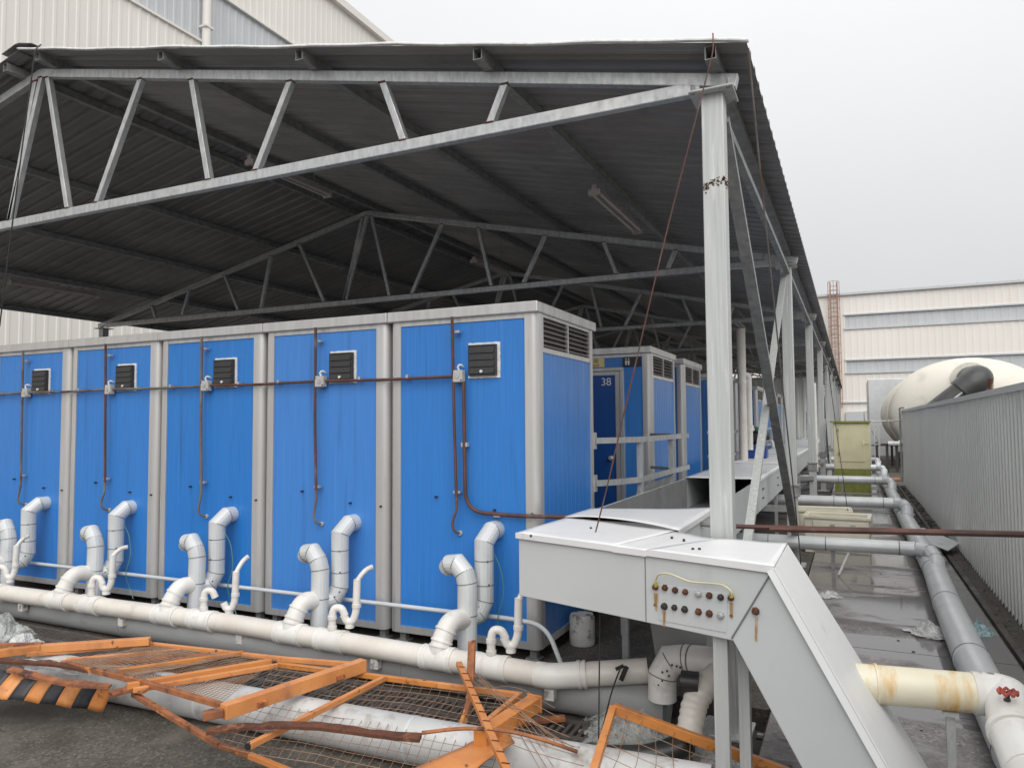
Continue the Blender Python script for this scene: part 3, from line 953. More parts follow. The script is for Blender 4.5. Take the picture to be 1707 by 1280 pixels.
for i in range(5):
    sh = Vector((-i * CP, 0, 0))
    jit = Vector((random.uniform(-.02, .02), random.uniform(-.01, .01), random.uniform(-.025, .02)))
    # clad vent pipe: out of the wall, down, round into a riser off the main
    vp = empty('vent_pipe', Vector((-2.35, 4.45, .0)) + sh, 'pale grey clad S-bend vent pipe on the %s front-row cabin' % NUMS[i], 'vent pipe', 'clad vent pipes behind the front row')
    R1 = .067
    A = [Vector(q) + sh + jit for q in ((-2.31, 4.73, .895), (-2.31, 4.64, .895), (-2.325, 4.555, .825), (-2.325, 4.555, .43), (-2.355, 4.52, .345), (-2.40, 4.45, .325), (-2.41, 4.40, .325))]
    MB().tube(A, R1, 18).build('upper_pipe', M['clad'], parent=vp, smooth=True, angle=18)
    sm = [(A[k], (A[k] - A[k - 1]).normalized() + (A[k + 1] - A[k]).normalized(), R1 * 1.035, .005) for k in (1, 2, 3, 4, 5)]
    sm += [(A[2].lerp(A[3], .30), (0, 0, 1), R1 + .0015, .006), (A[2].lerp(A[3], .72), (0, 0, 1), R1 + .0015, .006)]
    rings(vp, 'seam', M['seam'], sm)
    for k in range(1, 5):
        for t in (.3, .7):
            c = A[k].lerp(A[k + 1], t)
            th = random.uniform(-.2, 1.0)
            MB().box(c + Vector((math.sin(th) * R1 * .98, -math.cos(th) * R1 * .98, 0)), (.009, .009, .009)).build('rivet', M['rivet'], parent=vp)
    xb, yb = -2.39, 4.41
    B = [Vector(q) + sh + jit * .5 for q in ((xb + .01, yb - .02, .02), (xb, yb, .57), (xb - .02, yb, .635), (xb - .085, yb + .02, .69), (xb - .15, yb + .03, .68), (xb - .185, yb + .05, .65))]
    MB().tube(B, [R1] * 5 + [R1 * .93], 18).build('riser', M['clad'], parent=vp, smooth=True, angle=18)
    sm = [(B[k], (B[k] - B[k - 1]).normalized() + (B[k + 1] - B[k]).normalized(), R1 * 1.035, .005) for k in (1, 2, 3, 4)]
    sm.append((B[0].lerp(B[1], .62), (0, .03, 1), R1 + .0015, .006))
    rings(vp, 'seam', M['seam'], sm)
    # soil elbow
    c = dpt(DX0 - i * CP)
    so = empty('soil_elbow', c, 'fat white PVC elbow on the drain pipe below the %s front-row cabin' % NUMS[i], 'pipe elbow', 'white soil elbows behind the front row')
    tgt = B[0].lerp(B[1], .52)
    E_ = [c + Vector((0, 0, .03)), c + Vector((.005, .02, .10)), c + Vector((.03, .09, .225)), tgt + Vector((.0, .04, .02))]
    pts = fillet(E_, .11, 7)
    MB().tube(pts, DR - .004, 18).build('elbow', M['pvc_white'], parent=so, smooth=True)
    rings(so, 'collar', M['pvc_white'], [(pts[k], pts[k + 1] - pts[k - 1], DR + .003, .014) for k in (2, 5, 9)])
    # basin trap
    c = dpt(TX0 - i * CP)
    tp = empty('trap', c, 'thin white PVC trap with ribbed hose below the %s front-row cabin' % NUMS[i], 'pipe trap', 'white traps behind the front row')
    full = i not in (2,)
    r3 = .0265
    T0 = [c + Vector(q) for q in ((0, 0, .04), (0, .0, .18), (.01, .01, .225), (.058, .03, .225), (.08, .04, .17))]
    MB().tube(fillet(T0, .05, 6), r3, 12).build('lower_bend', M['pvc_white'], parent=tp, smooth=True)
    off = Vector((0, 0, 0)) if full else Vector((.06, .04, -.05))
    T1 = [c + off + Vector(q) for q in ((.07, .035, .18), (.09, .045, .13), (.13, .06, .13), (.152, .07, .19), (.157, .075, .42))]
    MB().tube(fillet(T1, .05, 6), r3, 12).build('upper_bend', M['pvc_white'], parent=tp, smooth=True)
    rings(tp, 'nut', M['pvc_white'], [(q, (0, 0, 1), r3 + .006, .025) for q in (c + Vector((0, 0, .09)), c + Vector((0, 0, .16)), c + off + Vector((.155, .072, .24)), c + off + Vector((.11, .055, .10)))], 12)
    hb, he = c + off + Vector((.157, .075, .41)), c + off + Vector((.20 + .03 * (i % 2), .16, .475 + .025 * (i % 3)))
    if i == 0:
        he = hb + Vector((.04, .16, .10))
    hp, hr = [], []
    for k in range(27):
        t = k / 26
        hp.append(hb.lerp(he, t) + Vector((0, 0, .02 * math.sin(math.pi * t))))
        hr.append(.0205 if k % 2 else .0155)
    MB().tube(hp, hr, 10).build('ribbed_hose', M['pvc_white'], parent=tp, smooth=True, angle=80)
    if i in (0, 2, 3):
        q = A[2] + Vector((.07, .04, -.12))
        hs = MB().tube(fillet([q + Vector((-.02, 0, .05)), q + Vector((.03, .02, -.05)), q + Vector((.06, .02, -.25)), q + Vector((-.0, -.0, -.40)), q + Vector((.02, .05, -.55)), q + Vector((.1, .02, -.62))], .12, 6), .0035, 6).build('thin_hose', M['green_hose'], smooth=True)
        tag(hs, 'thin green tube dangling by the clad pipe of the %s front-row cabin' % NUMS[i], 'hose', 'thin green tubes')
# grey pipe strapped low along the cabin backs, drooping to the ground at the right
lp = MB().tube(fillet([(-8.2, 4.64, .29), (-2.15, 4.62, .305), (-1.9, 4.60, .29), (-1.72, 4.50, .0)], .2, 8), .016, 10).build('water_pipe', M['clad'], smooth=True)
tag(lp, 'thin grey water pipe strapped low across the front row, drooping to the ground', 'pipe')
st = MB().tube([(-1.88, 5.25, 0), (-1.88, 5.25, .02), (-1.88, 5.25, .2), (-1.88, 5.25, .22)], [.09, .095, .095, .085], 20).build('concrete_stump', M['concrete'], smooth=True)
tag(st, 'short round concrete stump with peeling white paint under the box duct', 'stump')

# ================================================================ BOX DUCT
ZD0, ZD1 = .69, 1.03
bd = empty('box_duct', (-1.3, 6, 0), 'long pale grey sheet-metal box duct with open top beside the cabins', 'duct')
XL, XRD = -1.70, -.925
th = .012
FL, FR = Vector((-1.715, 3.756, 0)), Vector((-.317, 3.30, 0))
# long run, walls hollow; the covers are separate sheets
for a, b in ((3.98, 5.42), (5.42, 8.2), (8.2, 13.0), (13.0, 18.0), (18.0, 24.0), (24.0, 34.0)):
    MB().span(XL, XL + th, a + .001, b - .001, ZD0, ZD1).build('side_panel', M['duct'], parent=bd)
    MB().span(XRD - th, XRD, a + .001, b - .001, ZD0, ZD1).build('side_panel', M['duct'], parent=bd)
    MB().span(XL + th, XRD - th, a + .001, b - .001, ZD0, ZD0 + th).build('bottom_panel', M['duct_in'], parent=bd)
    for x, sx in ((XRD, 1),):
        MB().span(x + .0005, x + .012, b - .012, b + .012, ZD0 + .01, ZD1 - .01).build('joint_strip', M['duct'], parent=bd)
MB().span(XL + th + .001, XL + th + .003, 5.0, 8.2, ZD0 + th, ZD1 - .002).build('inner_lining', M['duct_in'], parent=bd)
# front (elbow) section as a shallow skewed box
fn = (FR - FL).normalized()
MB().prism([(FL.x, FL.y), (FR.x, FR.y), (FR.x + .0, 3.94), (XRD, 3.98), (XL, 3.98)], (0, 0, ZD0), (1, 0, 0), (0, 1, 0), (0, 0, ZD1 - ZD0)).build('elbow_box', M['duct'], parent=bd, bevel=.004)
sj = MB()
pj = FL.lerp(FR, .565)
nrm = Vector((fn.y, -fn.x, 0))
sj.box(pj + nrm * .001 + Vector((0, 0, .86)), (.003, .004, .33), Matrix.Rotation(math.atan2(fn.y, fn.x), 3, 'Z'))
sj.build('joint_line', M['seam'], parent=bd)


# covers: folded sheets with a lip over the front edge, a little warped
def cover(poly, z, name, warp=0.0, lip=None):
    def fnn(u, v):
        a = Vector(poly[0]).lerp(Vector(poly[1]), u)
        b = Vector(poly[3]).lerp(Vector(poly[2]), u)
        p_ = a.lerp(b, v)
        return (p_.x, p_.y, z + warp * (math.sin(math.pi * u) * (1 - v) * .9 - .25 * math.sin(math.pi * u) * v) + .0015 * math.sin(u * 9 + v * 5))
    m_ = MB().grid(fnn, 16, 10)
    o_ = m_.build(name, M['duct_top'], parent=bd, smooth=True)
    s_ = o_.modifiers.new('thick', 'SOLIDIFY')
    s_.thickness = .004
    s_.offset = 0
    if lip:
        a, b = Vector(poly[0]), Vector(poly[1])
        MB().bar((a.x, a.y, z - .012), (b.x, b.y, z - .012), .004, .03).build('cover_lip', M['duct_top'], parent=o_)
    return o_


ex = nrm * .012
mid1, mid2 = FL.lerp(FR, .44), FL.lerp(FR, .575)
c1 = cover([(FL.x - .01 + ex.x, FL.y + ex.y), (mid1.x + ex.x, mid1.y + ex.y), (-.93, 4.16), (-1.705, 4.52)], ZD1 + .006, 'cover_sheet', .0, True)
c2 = cover([(mid1.x + ex.x, mid1.y + ex.y), (mid2.x + ex.x, mid2.y + ex.y), (-.66, 3.97), (-.93, 4.16)], ZD1 + .003, 'cover_sheet', 0, True)
c3 = cover([(mid2.x + ex.x, mid2.y + ex.y), (FR.x + ex.x + .004, FR.y + ex.y), (FR.x + .004, 3.95), (-.66, 3.97)], ZD1 + .008, 'cover_sheet', 0, True)
c4 = cover([(-1.71, 4.47), (-.905, 4.15), (-.905, 5.36), (-1.71, 5.0)], ZD1 + .012, 'cover_sheet', .03, False)
MB().bar((-.903, 4.16, ZD1 - .004), (-.903, 5.36, ZD1 - .004), .004, .03).build('cover_lip', M['duct_top'], parent=c4)
y = 8.2
for b in (11.4, 14.8, 18.5, 23, 28, 34):
    c5 = cover([(XL - .01, y + .004), (XRD + .012, y + .004), (XRD + .012, b), (XL - .01, b)], ZD1 + .006 + .004 * random.random(), 'cover_sheet', .0, False)
    MB().bar((XRD + .013, y, ZD1 - .008), (XRD + .013, b, ZD1 - .008), .004, .03).build('cover_lip', M['duct_top'], parent=c5)
    y = b
# loose grey sheet leaning behind the open stretch
ls = MB().add([(-1.80, 6.35, .80), (-1.80, 7.7, .86), (-1.745, 7.75, 1.10), (-1.745, 6.4, 1.06), (-1.806, 6.35, .80), (-1.806, 7.7, .86), (-1.751, 7.75, 1.10), (-1.751, 6.4, 1.06)],
               [[0, 1, 2, 3], [4, 5, 6, 7], [0, 1, 5, 4], [1, 2, 6, 5], [2, 3, 7, 6], [3, 0, 4, 7]]).build('loose_sheet', M['vent_main'])
tag(ls, 'loose dull grey metal sheet leaning on the far side of the open duct', 'metal sheet')
# chute: from the right end down to the right
C0, C1 = Vector((FR.x, FR.y, ZD1)), Vector((.30, 3.10, -.02))
C1 = C0 + (Vector((.086, 3.169, .336)) - C0) * 1.52
D0, D1 = Vector((-.506, 3.361, .70)), None
D1 = D0 + (Vector((-.225, 3.27, .234)) - D0) * 1.5
B0 = Vector((FR.x, 3.94, ZD1))
B1 = B0 + (Vector((.266, 3.946, .043)) - B0) * 1.03
back = B0 - C0
lo_c = C1.copy()
chute = MB()
q = [C0, C1, D1, D0]
qb = [B0, B1 + Vector((0, 0, .0)), D1 + Vector((.02, .62, 0)), D0 + Vector((0, .6, 0))]
chute.add(q + qb, [[0, 1, 2, 3], [7, 6, 5, 4], [0, 4, 5, 1], [1, 5, 6, 2], [2, 6, 7, 3], [3, 7, 4, 0]])
cho = chute.build('chute', M['duct'], parent=bd, bevel=.004)
tn = (C1 - C0).cross(B0 - C0).normalized()
if tn.z < 0:
    tn = -tn
cv = MB().add([C0 + tn * .004 + nrm * .012, C1 + tn * .004 + nrm * .012, B1 + tn * .004, B0 + tn * .004], [[0, 1, 2, 3]]).build('chute_cover', M['duct_top'], parent=bd)
s_ = cv.modifiers.new('thick', 'SOLIDIFY')
s_.thickness = .005
s_.offset = 1
MB().bar(C0 + nrm * .014 - tn * .012, C1 + nrm * .014 - tn * .012, .004, .03, up=tn).build('cover_lip', M['duct_top'], parent=cv)
MB().bar(Vector((C0.x, C0.y, ZD1)) + nrm * .003, Vector((D0.x, D0.y, .70)) + nrm * .003, .004, .006).build('mitre_seam', M['seam'], parent=bd)
# bolted clean-out plate with rusty bolts, rust runs, bleed tube
plate_c = FL.lerp(FR, .695)
R2 = Matrix.Rotation(math.atan2(fn.y, fn.x), 3, 'Z')


def fp(px, py, d=0.0):
    """a measured point on the duct's front face"""
    n_ = Vector((-nrm.x, -nrm.y, 0))
    o_ = Vector((FL.x, FL.y, 0)) + nrm * d
    dd = _rt * ((px - PW / 2) / F_PX) - _up * ((py - PH / 2) / F_PX) + _fw
    return EYE + dd * (((o_ - EYE).dot(n_)) / dd.dot(n_))


pc = [fp(1098, 975, .003), fp(1213, 990, .003), fp(1211, 1054, .003), fp(1098, 1033, .003)]
pl = MB().add([v for v in pc] + [v - nrm * .006 for v in pc], [[0, 1, 2, 3], [0, 4, 5, 1], [1, 5, 6, 2], [2, 6, 7, 3], [3, 7, 4, 0], [4, 5, 6, 7]]).build('access_plate', M['duct'], parent=bd)
BOLTS = [(1093, 978, 1), (1109, 979, 1), (1126, 983, 1), (1143, 986, 1), (1165, 989, 0), (1183, 992, 1), (1202, 995, 2), (1219, 996, 1),
         (1108, 1010, 2), (1125, 1012, 2), (1142, 1015, 2), (1165, 1019, 1), (1183, 1022, 1), (1202, 1025, 0), (1260, 1018, 1)]
for bx, by, kd in BOLTS:
    c = fp(bx, by, .004)
    r_ = random.uniform(.0118, .0142)
    MB().tube([c, c + nrm * .006, c + nrm * .0061, c + nrm * .016, c + nrm * .018], [r_ * 1.25, r_ * 1.25, r_, r_ * .95, r_ * .6], random.choice((6, 6, 7, 8))).build('bolt', M[('galv', 'rust', 'rivet')[kd]], parent=bd)
for bx, by, ln in ((1093, 990, 26), (1108, 1020, 24), (1219, 1006, 22), (1260, 1030, 34)):
    st_ = MB()
    for k in range(4):
        w = random.uniform(-1.6, 1.6)
        e = ln * random.uniform(.55, 1.25)
        d_ = .0042 + .0004 * k
        wd_ = random.uniform(1.6, 3.6)
        st_.add([fp(bx + w - wd_, by - 2, d_), fp(bx + w + wd_, by - 2, d_), fp(bx + w + wd_ * .5, by + e, d_), fp(bx + w - wd_ * .6, by + e * .93, d_)], [[0, 1, 2, 3]])
    st_.build('rust_run', M['rust_stain'], parent=bd)
for bx, by in ((1092, 1008), (1219, 1026)):
    MB().ring(fp(bx, by, .002), nrm, .008, .002, 10).build('drill_hole', M['black'], parent=bd)
for bx, by in ((1140, 900), (1120, 896), (985, 880), (885, 893), (1155, 915), (1166, 915)):
    c = at(bx, by, 'z', ZD1 + .012)
    MB().ring(c, (0, 0, 1), .007, .012, 8).build('screw', M['rivet'], parent=bd)
tb = [fp(1093, 976, .02), fp(1093, 966, .025), fp(1098, 956, .04), fp(1115, 955, .05), fp(1150, 970, .03), fp(1185, 972, .02), fp(1207, 975, .03), fp(1219, 985, .03), fp(1219, 994, .02)]
bt = MB().tube(fillet(tb, .03, 5), .0042, 8).build('bleed_tube', M['clear_hose'], smooth=True)
tag(bt, 'thin yellowish tube looping over the bolted plate on the duct', 'tube')
for q in (tb[0], tb[-1]):
    MB().ring(q + Vector((0, 0, .006)), (0, 0, 1), .008, .022, 8).build('fitting', M['brass'], parent=bt)
# legs and brackets
for (px, py, w) in ((1205, 1070, .065), (1235, 1075, .055)):
    pass
MB().span(-.60, -.535, 3.42, 3.475, GZ, .69).build('leg', M['galv_post'], parent=bd, bevel=.004)
MB().span(-.505, -.455, 3.50, 3.56, GZ, .69).build('leg', M['galv_post'], parent=bd, bevel=.004)
for x, y in ((at(1043, 1060, 'y', 4.75).x, 4.75), (-1.66, 5.6), (-.96, 7.3), (-1.66, 7.3), (-.96, 10.5), (-.96, 15.3), (-.96, 20)):
    MB().span(x - .02, x + .02, y - .02, y + .02, 0, ZD0).build('leg', M['galv'], parent=bd)
for k in range(1, 6):
    y = Y0 + BAY * k
    MB().span(XRD - .3, EX + .02, y - .12, y - .065, ZD0 - .07, ZD0 - .004).build('bracket', M['galv_dark'], parent=bd)
# damper handles on the side
for y, n_ in ((6.0, 2), (8.6, 2), (10.4, 3)):
    for z in (.80, .90):
        MB().span(XRD + .001, XRD + .014, y - .05, y + .05, z, z + .012).build('latch', M['rivet'], parent=bd)
# hopper hanging under the front of the duct
hp_ = MB().add([(-1.16, 4.34, .69), (-.76, 4.34, .69), (-.76, 4.8, .69), (-1.16, 4.8, .69), (-1.09, 4.36, .2), (-.82, 4.36, .2), (-.82, 4.7, .2), (-1.09, 4.7, .2)],
               [[0, 1, 5, 4], [1, 2, 6, 5], [2, 3, 7, 6], [3, 0, 4, 7], [4, 5, 6, 7], [0, 3, 2, 1]]).build('hopper', M['vent_main'], parent=bd)

# ================================================================ YARD IN FRONT OF THE CABINS
# cast-iron gully grates
GW, GD = .48, .46
gm = MB()
gm.span(-GW / 2, GW / 2, -GD / 2, -GD / 2 + .04, 0, .025).span(-GW / 2, GW / 2, GD / 2 - .04, GD / 2, 0, .025).span(-GW / 2, GW / 2, -.025, .025, 0, .025)
nb = 10
for i in range(nb + 1):
    x = -GW / 2 + .012 + i * (GW - .024) / nb
    for y0, y1 in ((-GD / 2 + .04, -.025), (.025, GD / 2 - .04)):
        gm.span(x - .011, x + .011, y0, y1, 0, .025)
gpit = MB().span(-8.2, -.75, 3.66, 4.17, GZ - .02, GZ + .003).build('gully', M['black'], base=(0, 0, 0))
tag(gpit, kind='structure')
gr0 = None
GN = 15
for i in range(GN):
    x = -1.05 - i * .485
    if gr0 is None:
        gr0 = gm.build('drain_grate', M['iron'], base=(0, 0, 0))
        o = gr0
    else:
        o = gr0.copy()
        COL.objects.link(o)
    o.location = (x, 3.915, GZ + .004)
    o.rotation_euler = (0, 0, random.uniform(-.01, .01))
    tag(o, 'slotted dark iron drain grate, %s from the right in the gully strip' % ['first', 'second', 'third', 'fourth', 'fifth', 'sixth', 'seventh', 'eighth', 'ninth', 'tenth', 'eleventh', 'twelfth', 'thirteenth', 'fourteenth', 'fifteenth'][i], 'drain grate', 'iron drain grates in the gully')
# white round duct lying in front
wd = empty('fallen_duct', (-2.5, 3.35, GZ), 'white round duct lying on the ground under the orange wreck', 'duct')
WP = [Vector((-5.1, 3.24, GZ + .125)), Vector((-3.6, 3.31, GZ + .117)), Vector((-2.15, 3.35, GZ + .117)), Vector((-.62, 3.43, GZ + .117))]
for a, b in zip(WP[:-1], WP[1:]):
    MB().tube([a, b], .115, 24).build('duct_section', M['white'], parent=wd, smooth=True)
for q in WP[1:-1]:
    MB().ring(q, (1, .04, 0), .1175, .018, 24).build('band', M['clad'], parent=wd, smooth=True)
bh = MB().tube(fillet([(-3.5, 3.56, GZ + .045), (-2.3, 3.58, GZ + .05), (-1.3, 3.60, GZ + .05), (-.75, 3.6, GZ + .06)], .3, 5), .045, 14).build('black_hose', M['hdpe'], smooth=True)
tag(bh, 'black plastic pipe lying between the white duct and the drain grates', 'pipe')
# black ribbed hose curling at bottom centre
pts = fillet([at(1000, 1262, 'z', GZ + .06), at(1080, 1262, 'z', GZ + .09), at(1118, 1250, 'z', GZ + .12), at(1140, 1240, 'z', GZ + .15), at(1146, 1236, 'y', 3.8)], .12, 7)
rb = MB().tube(pts, .06, 14).build('ribbed_hose', M['hdpe'], smooth=True)
tag(rb, 'fat black hose curling beside the duct leg at bottom centre', 'hose')
# clad elbow at the end of the drain
ce = empty('clad_elbow', at(1105, 1150, 'z', .1), 'large pale grey clad pipe elbow under the bolted plate of the duct', 'pipe elbow')
CY = 4.15
ep = [at(1104, 1165, 'y', CY), at(1104, 1125, 'y', CY), at(1118, 1100, 'y', CY + .02), at(1143, 1098, 'y', CY + .02), at(1215, 1106, 'y', CY - .04)]
for k in range(1):
    MB().tube(ep, .079, 22).build('pipe', M['pvc_white'], parent=ce, smooth=True, angle=18)  # whiter than the other clad pipes, brightened by colour in the duct's shade
rings(ce, 'seam', M['seam'], [(ep[k], (ep[k] - ep[k - 1]).normalized() + (ep[k + 1] - ep[k]).normalized(), .0815, .006) for k in (1, 2, 3)] + [(ep[3].lerp(ep[4], .15), ep[4] - ep[3], .0815, .008)], 22)
for (a, b) in ((1112, 1118), (1115, 1126), (1104, 1120), (1104, 1134), (1098, 1141), (1128, 1110), (1134, 1112), (1120, 1108)):
    c = at(a, b, 'y', CY - .075)
    MB().box(c, (.009, .009, .009)).build('rivet', M['rivet'], parent=ce)
# wrapped white hose
wh = empty('wrapped_hose', at(1150, 1200, 'z', .1), 'white tape-wrapped fat hose bending down beside the duct leg', 'hose')
hpts = fillet([at(1196, 1122, 'y', 4.06), at(1176, 1142, 'y', 3.98), at(1158, 1170, 'y', 3.92), at(1153, 1200, 'y', 3.86), at(1146, 1235, 'y', 3.8)], .12, 9)
hr = [.064 + .004 * (1 if (k // 2) % 2 else 0) for k in range(len(hpts))]
MB().tube(hpts, hr, 18).build('hose', M['pvc'], parent=wh, smooth=True, angle=50)
MB().ring(at(1150, 1136, 'y', 3.93), (1, .1, .0), .055, .09, 16).build('black_tape', M['black'], parent=wh, smooth=True)


# ---- plastic film: thin creased sheets heaped in a few loose layers
def crumple(name, cpx, sx, sy, sz, m, label, seed, zc=.0, rotz=0.0):
    m_ = MB()
    rr = random.Random(seed)
    for lay in range(3):
        so_ = Vector((seed * 7.1 + lay * 3.7, seed * 3.3, lay * 5.0))
        ox, oy, sc, an = rr.uniform(-.3, .3), rr.uniform(-.3, .3), rr.uniform(.65, 1.05), rr.uniform(0, 3)

        def fnn(u, v):
            a_, b_ = (u - .5) * 2, (v - .5) * 2
            q_ = Vector((a_ * 1.3, b_ * 1.3, 0)) + so_
            x_ = a_ + .28 * noise.noise(q_ * 1.9) + .10 * noise.noise(q_ * 5)
            y_ = b_ + .28 * noise.noise(q_ * 1.7 + Vector((9, 0, 0))) + .10 * noise.noise(q_ * 5.2 + Vector((4, 0, 0)))
            r_ = max(0, 1 - math.hypot(a_, b_) * .85)
            h_ = r_ * (.9 + .5 * noise.noise(q_ * 1.3)) + .40 * abs(noise.noise(q_ * 2.3)) * (r_ + .12) * 1.4 - .32 * abs(noise.noise(q_ * 5.0)) * (r_ + .15) - .12 * abs(noise.noise(q_ * 11.0))
            ca, sa = math.cos(an), math.sin(an)
            X_, Y_ = (x_ * ca - y_ * sa) * sc + ox, (x_ * sa + y_ * ca) * sc + oy
            return (X_ * sx, Y_ * sy, max(.004 * (1 + lay), h_ * sz * (1.05 - .18 * lay)))
        m_.grid(fnn, 40, 40)
    o = m_.build(name, m, base=(0, 0, 0), smooth=True, fix=False, angle=48)
    o.location = (cpx[0], cpx[1], zc)
    o.rotation_euler = (0, 0, rotz)
    return tag(o, label, 'plastic film')


crumple('plastic_film', at(1058, 1210, 'z', GZ + .08), .27, .19, .19, M['film'], 'large crumpled clear plastic film under the clad elbow', 3, GZ, .3)
crumple('plastic_film', at(1012, 1195, 'z', GZ + .05), .15, .11, .13, M['film'], 'smaller clear plastic film bunched left of the clad elbow', 5, GZ, -.4)
crumple('plastic_film', at(1215, 1262, 'z', GZ + .05), .2, .15, .13, M['film_white'], 'milky plastic film spread around the duct legs', 8, GZ, .2)
crumple('plastic_film', at(5, 1058, 'z', GZ + .05), .24, .18, .20, M['film'], 'greyish clear plastic bag heap at the left picture edge', 11, GZ, .5)
crumple('plastic_film', at(40, 1072, 'z', GZ + .05), .17, .13, .13, M['film_white'], 'small white plastic bag behind the orange rail at far left', 13, GZ, .2)
crumple('plastic_film', at(1552, 1060, 'z', .02), .14, .085, .10, M['film_white'], 'crumpled white plastic bag on the wet path left of the duct', 17, .02, -.5)
crumple('plastic_film', at(1632, 1056, 'z', .02), .13, .10, .11, M['teal'], 'crumpled teal plastic bag between the duct and the fence', 19, .0, .5)
crumple('plastic_film', at(1378, 997, 'z', .0), .10, .10, .05, M['film_white'], 'flat scrap of plastic film on the path beside the chute', 23, .015, .2)


# ================================================================ ORANGE WRECK
def Z(px, py, z):
    return at(px, py, 'z', z + GZ + (.06 if z >= .1 else 0))


def wires(quad, nu, nv, name, m, parent, r=.0016, sag=.0, seed=1, warp=.012):
    """welded mesh between four corner points (u across, v along)"""
    w_ = MB()
    a, b, c, d = quad

    def fnn(u, v):
        p_ = a.lerp(b, u).lerp(d.lerp(c, u), v)
        q_ = Vector((noise.noise((u * 3 + seed, v * 3, 0)), noise.noise((u * 3, v * 3 + seed, 5)), noise.noise((u * 4 + seed, v * 4, 9))))
        return p_ + q_ * warp - Vector((0, 0, sag * math.sin(math.pi * u) * math.sin(math.pi * v)))
    for i in range(nu + 1):
        w_.tube([fnn(i / nu, j / 10) for j in range(11)], r, 4, False)
    for j in range(nv + 1):
        w_.tube([fnn(i / 10, j / nv) for i in range(11)], r, 4, False)
    return w_.build(name, m, parent=parent, smooth=True, fix=False)


def obar(o, a, b, w, h, m='orange', name='bar', up=(0, 0, 1)):
    return MB().bar(a, b, w, h, up).build(name, M[m], parent=o, bevel=.003)


# panel 1: the larger collapsed panel at the left
z1 = .20
p1 = empty('mesh_barrier', Z(200, 1120, 0), 'collapsed orange mesh fence panel at the left, sagging over the white duct', 'barrier')
A_, B_ = Z(254, 1074, .20), Z(462, 1097, .20)
C_, D_ = Z(365, 1174, .18), Z(104, 1104, .22)
obar(p1, A_, Z(470, 1098, .20), .03, .03, name='rail')
obar(p1, Z(470, 1098, .20), Z(585, 1107, .19), .03, .03, name='rail')
obar(p1, D_, Z(239, 1137, .23), .03, .03, 'orange_rust', 'rail')
obar(p1, Z(239, 1137, .23), Z(385, 1180, .17), .03, .03, 'orange_rust', 'rail')
obar(p1, Z(250, 1068, .24), Z(70, 1080, .23), .05, .05, 'orange', 'bar')
obar(p1, Z(70, 1080, .23), Z(-30, 1092, .20), .05, .05, 'orange', 'bar')
obar(p1, Z(254, 1073, .21), Z(45, 1090, .20), .03, .03, 'orange', 'bar')
obar(p1, Z(-10, 1076, .15), Z(70, 1074, .15), .04, .03, 'orange_rust', 'bar')
obar(p1, Z(300, 1084, .20), Z(110, 1100, .21), .025, .025, 'orange', 'bar')
obar(p1, Z(350, 1090, .205), Z(150, 1108, .21), .022, .022, 'orange_rust', 'bar')
obar(p1, Z(405, 1088, .21), Z(194, 1119, .22), .03, .03, 'orange', 'bar')
obar(p1, Z(452, 1102, .21), Z(212, 1143, .22), .035, .035, 'orange', 'bar')
obar(p1, Z(462, 1109, .20), Z(222, 1150, .21), .028, .028, 'orange', 'bar')
wires([A_, B_, C_, D_], 46, 30, 'wire_mesh', M['wire'], p1, .0017, .03, 3)
wires([Z(270, 1080, .215), Z(400, 1092, .215), Z(230, 1125, .24), Z(120, 1103, .24)], 26, 18, 'wire_mesh', M['wire'], p1, .0017, .02, 6)
# panel 2: middle panel
p2 = empty('mesh_barrier', Z(600, 1180, 0), 'collapsed orange mesh fence panel in the middle of the wreck, bent rail in front', 'barrier')
A2, B2 = Z(462, 1107, .19), Z(866, 1157, .16)
C2, D2 = Z(800, 1330, .12), Z(365, 1241, .10)
for a, b in (((462, 1107), (600, 1124)), ((600, 1124), (730, 1141)), ((730, 1141), (866, 1158))):
    obar(p2, Z(*a, .185), Z(*b, .175), .03, .03, 'orange', 'rail')
obar(p2, Z(640, 1130, .195), Z(415, 1243, .19), .03, .03, 'orange', 'bar')
MB().ring(Z(414, 1243, .19), Z(640, 1130, .195) - Z(415, 1243, .19), .017, .02, 8).build('end_plug', M['black'], parent=p2)
obar(p2, Z(222, 1156, .17), Z(365, 1241, .10), .028, .028, 'orange_rust', 'rail')
obar(p2, Z(365, 1241, .10), Z(415, 1258, .08), .028, .028, 'orange_rust', 'rail')
obar(p2, Z(415, 1258, .08), Z(490, 1288, .05), .028, .028, 'orange', 'rail')
obar(p2, Z(867, 1157, .17), Z(808, 1206, .20), .03, .03, 'orange', 'bar')
wires([A2, B2, C2, D2], 27, 13, 'wire_mesh', M['wire'], p2, .0016, .0, 9, .02)
# square posts
ps = empty('fence_post', Z(470, 1150, 0), 'thick square orange post lying across the collapsed panels', 'post')
obar(ps, Z(606, 1108, .24), Z(372, 1186, .24), .06, .075, 'orange', 'shaft')
obar(ps, Z(372, 1186, .24), Z(338, 1193, .235), .055, .04, 'orange_rust', 'torn_end')
for q in (.22, .78):
    c = Z(606, 1108, .24).lerp(Z(372, 1186, .24), q)
    MB().box(c + Vector((.035, -.01, -.01)), (.03, .05, .02)).build('lug', M['orange_rust'], parent=ps)
pq = empty('fence_post', Z(820, 1220, 0), 'square orange post with flanged end under the crossed bars', 'post')
a, b = Z(890, 1172, .22), Z(800, 1232, .22)
obar(pq, a, b, .075, .075, 'orange', 'shaft')
d_ = (b - a).normalized()
MB().bar(a - d_ * .012, a + d_ * .0, .09, .09).build('flange', M['orange'], parent=pq, bevel=.003)
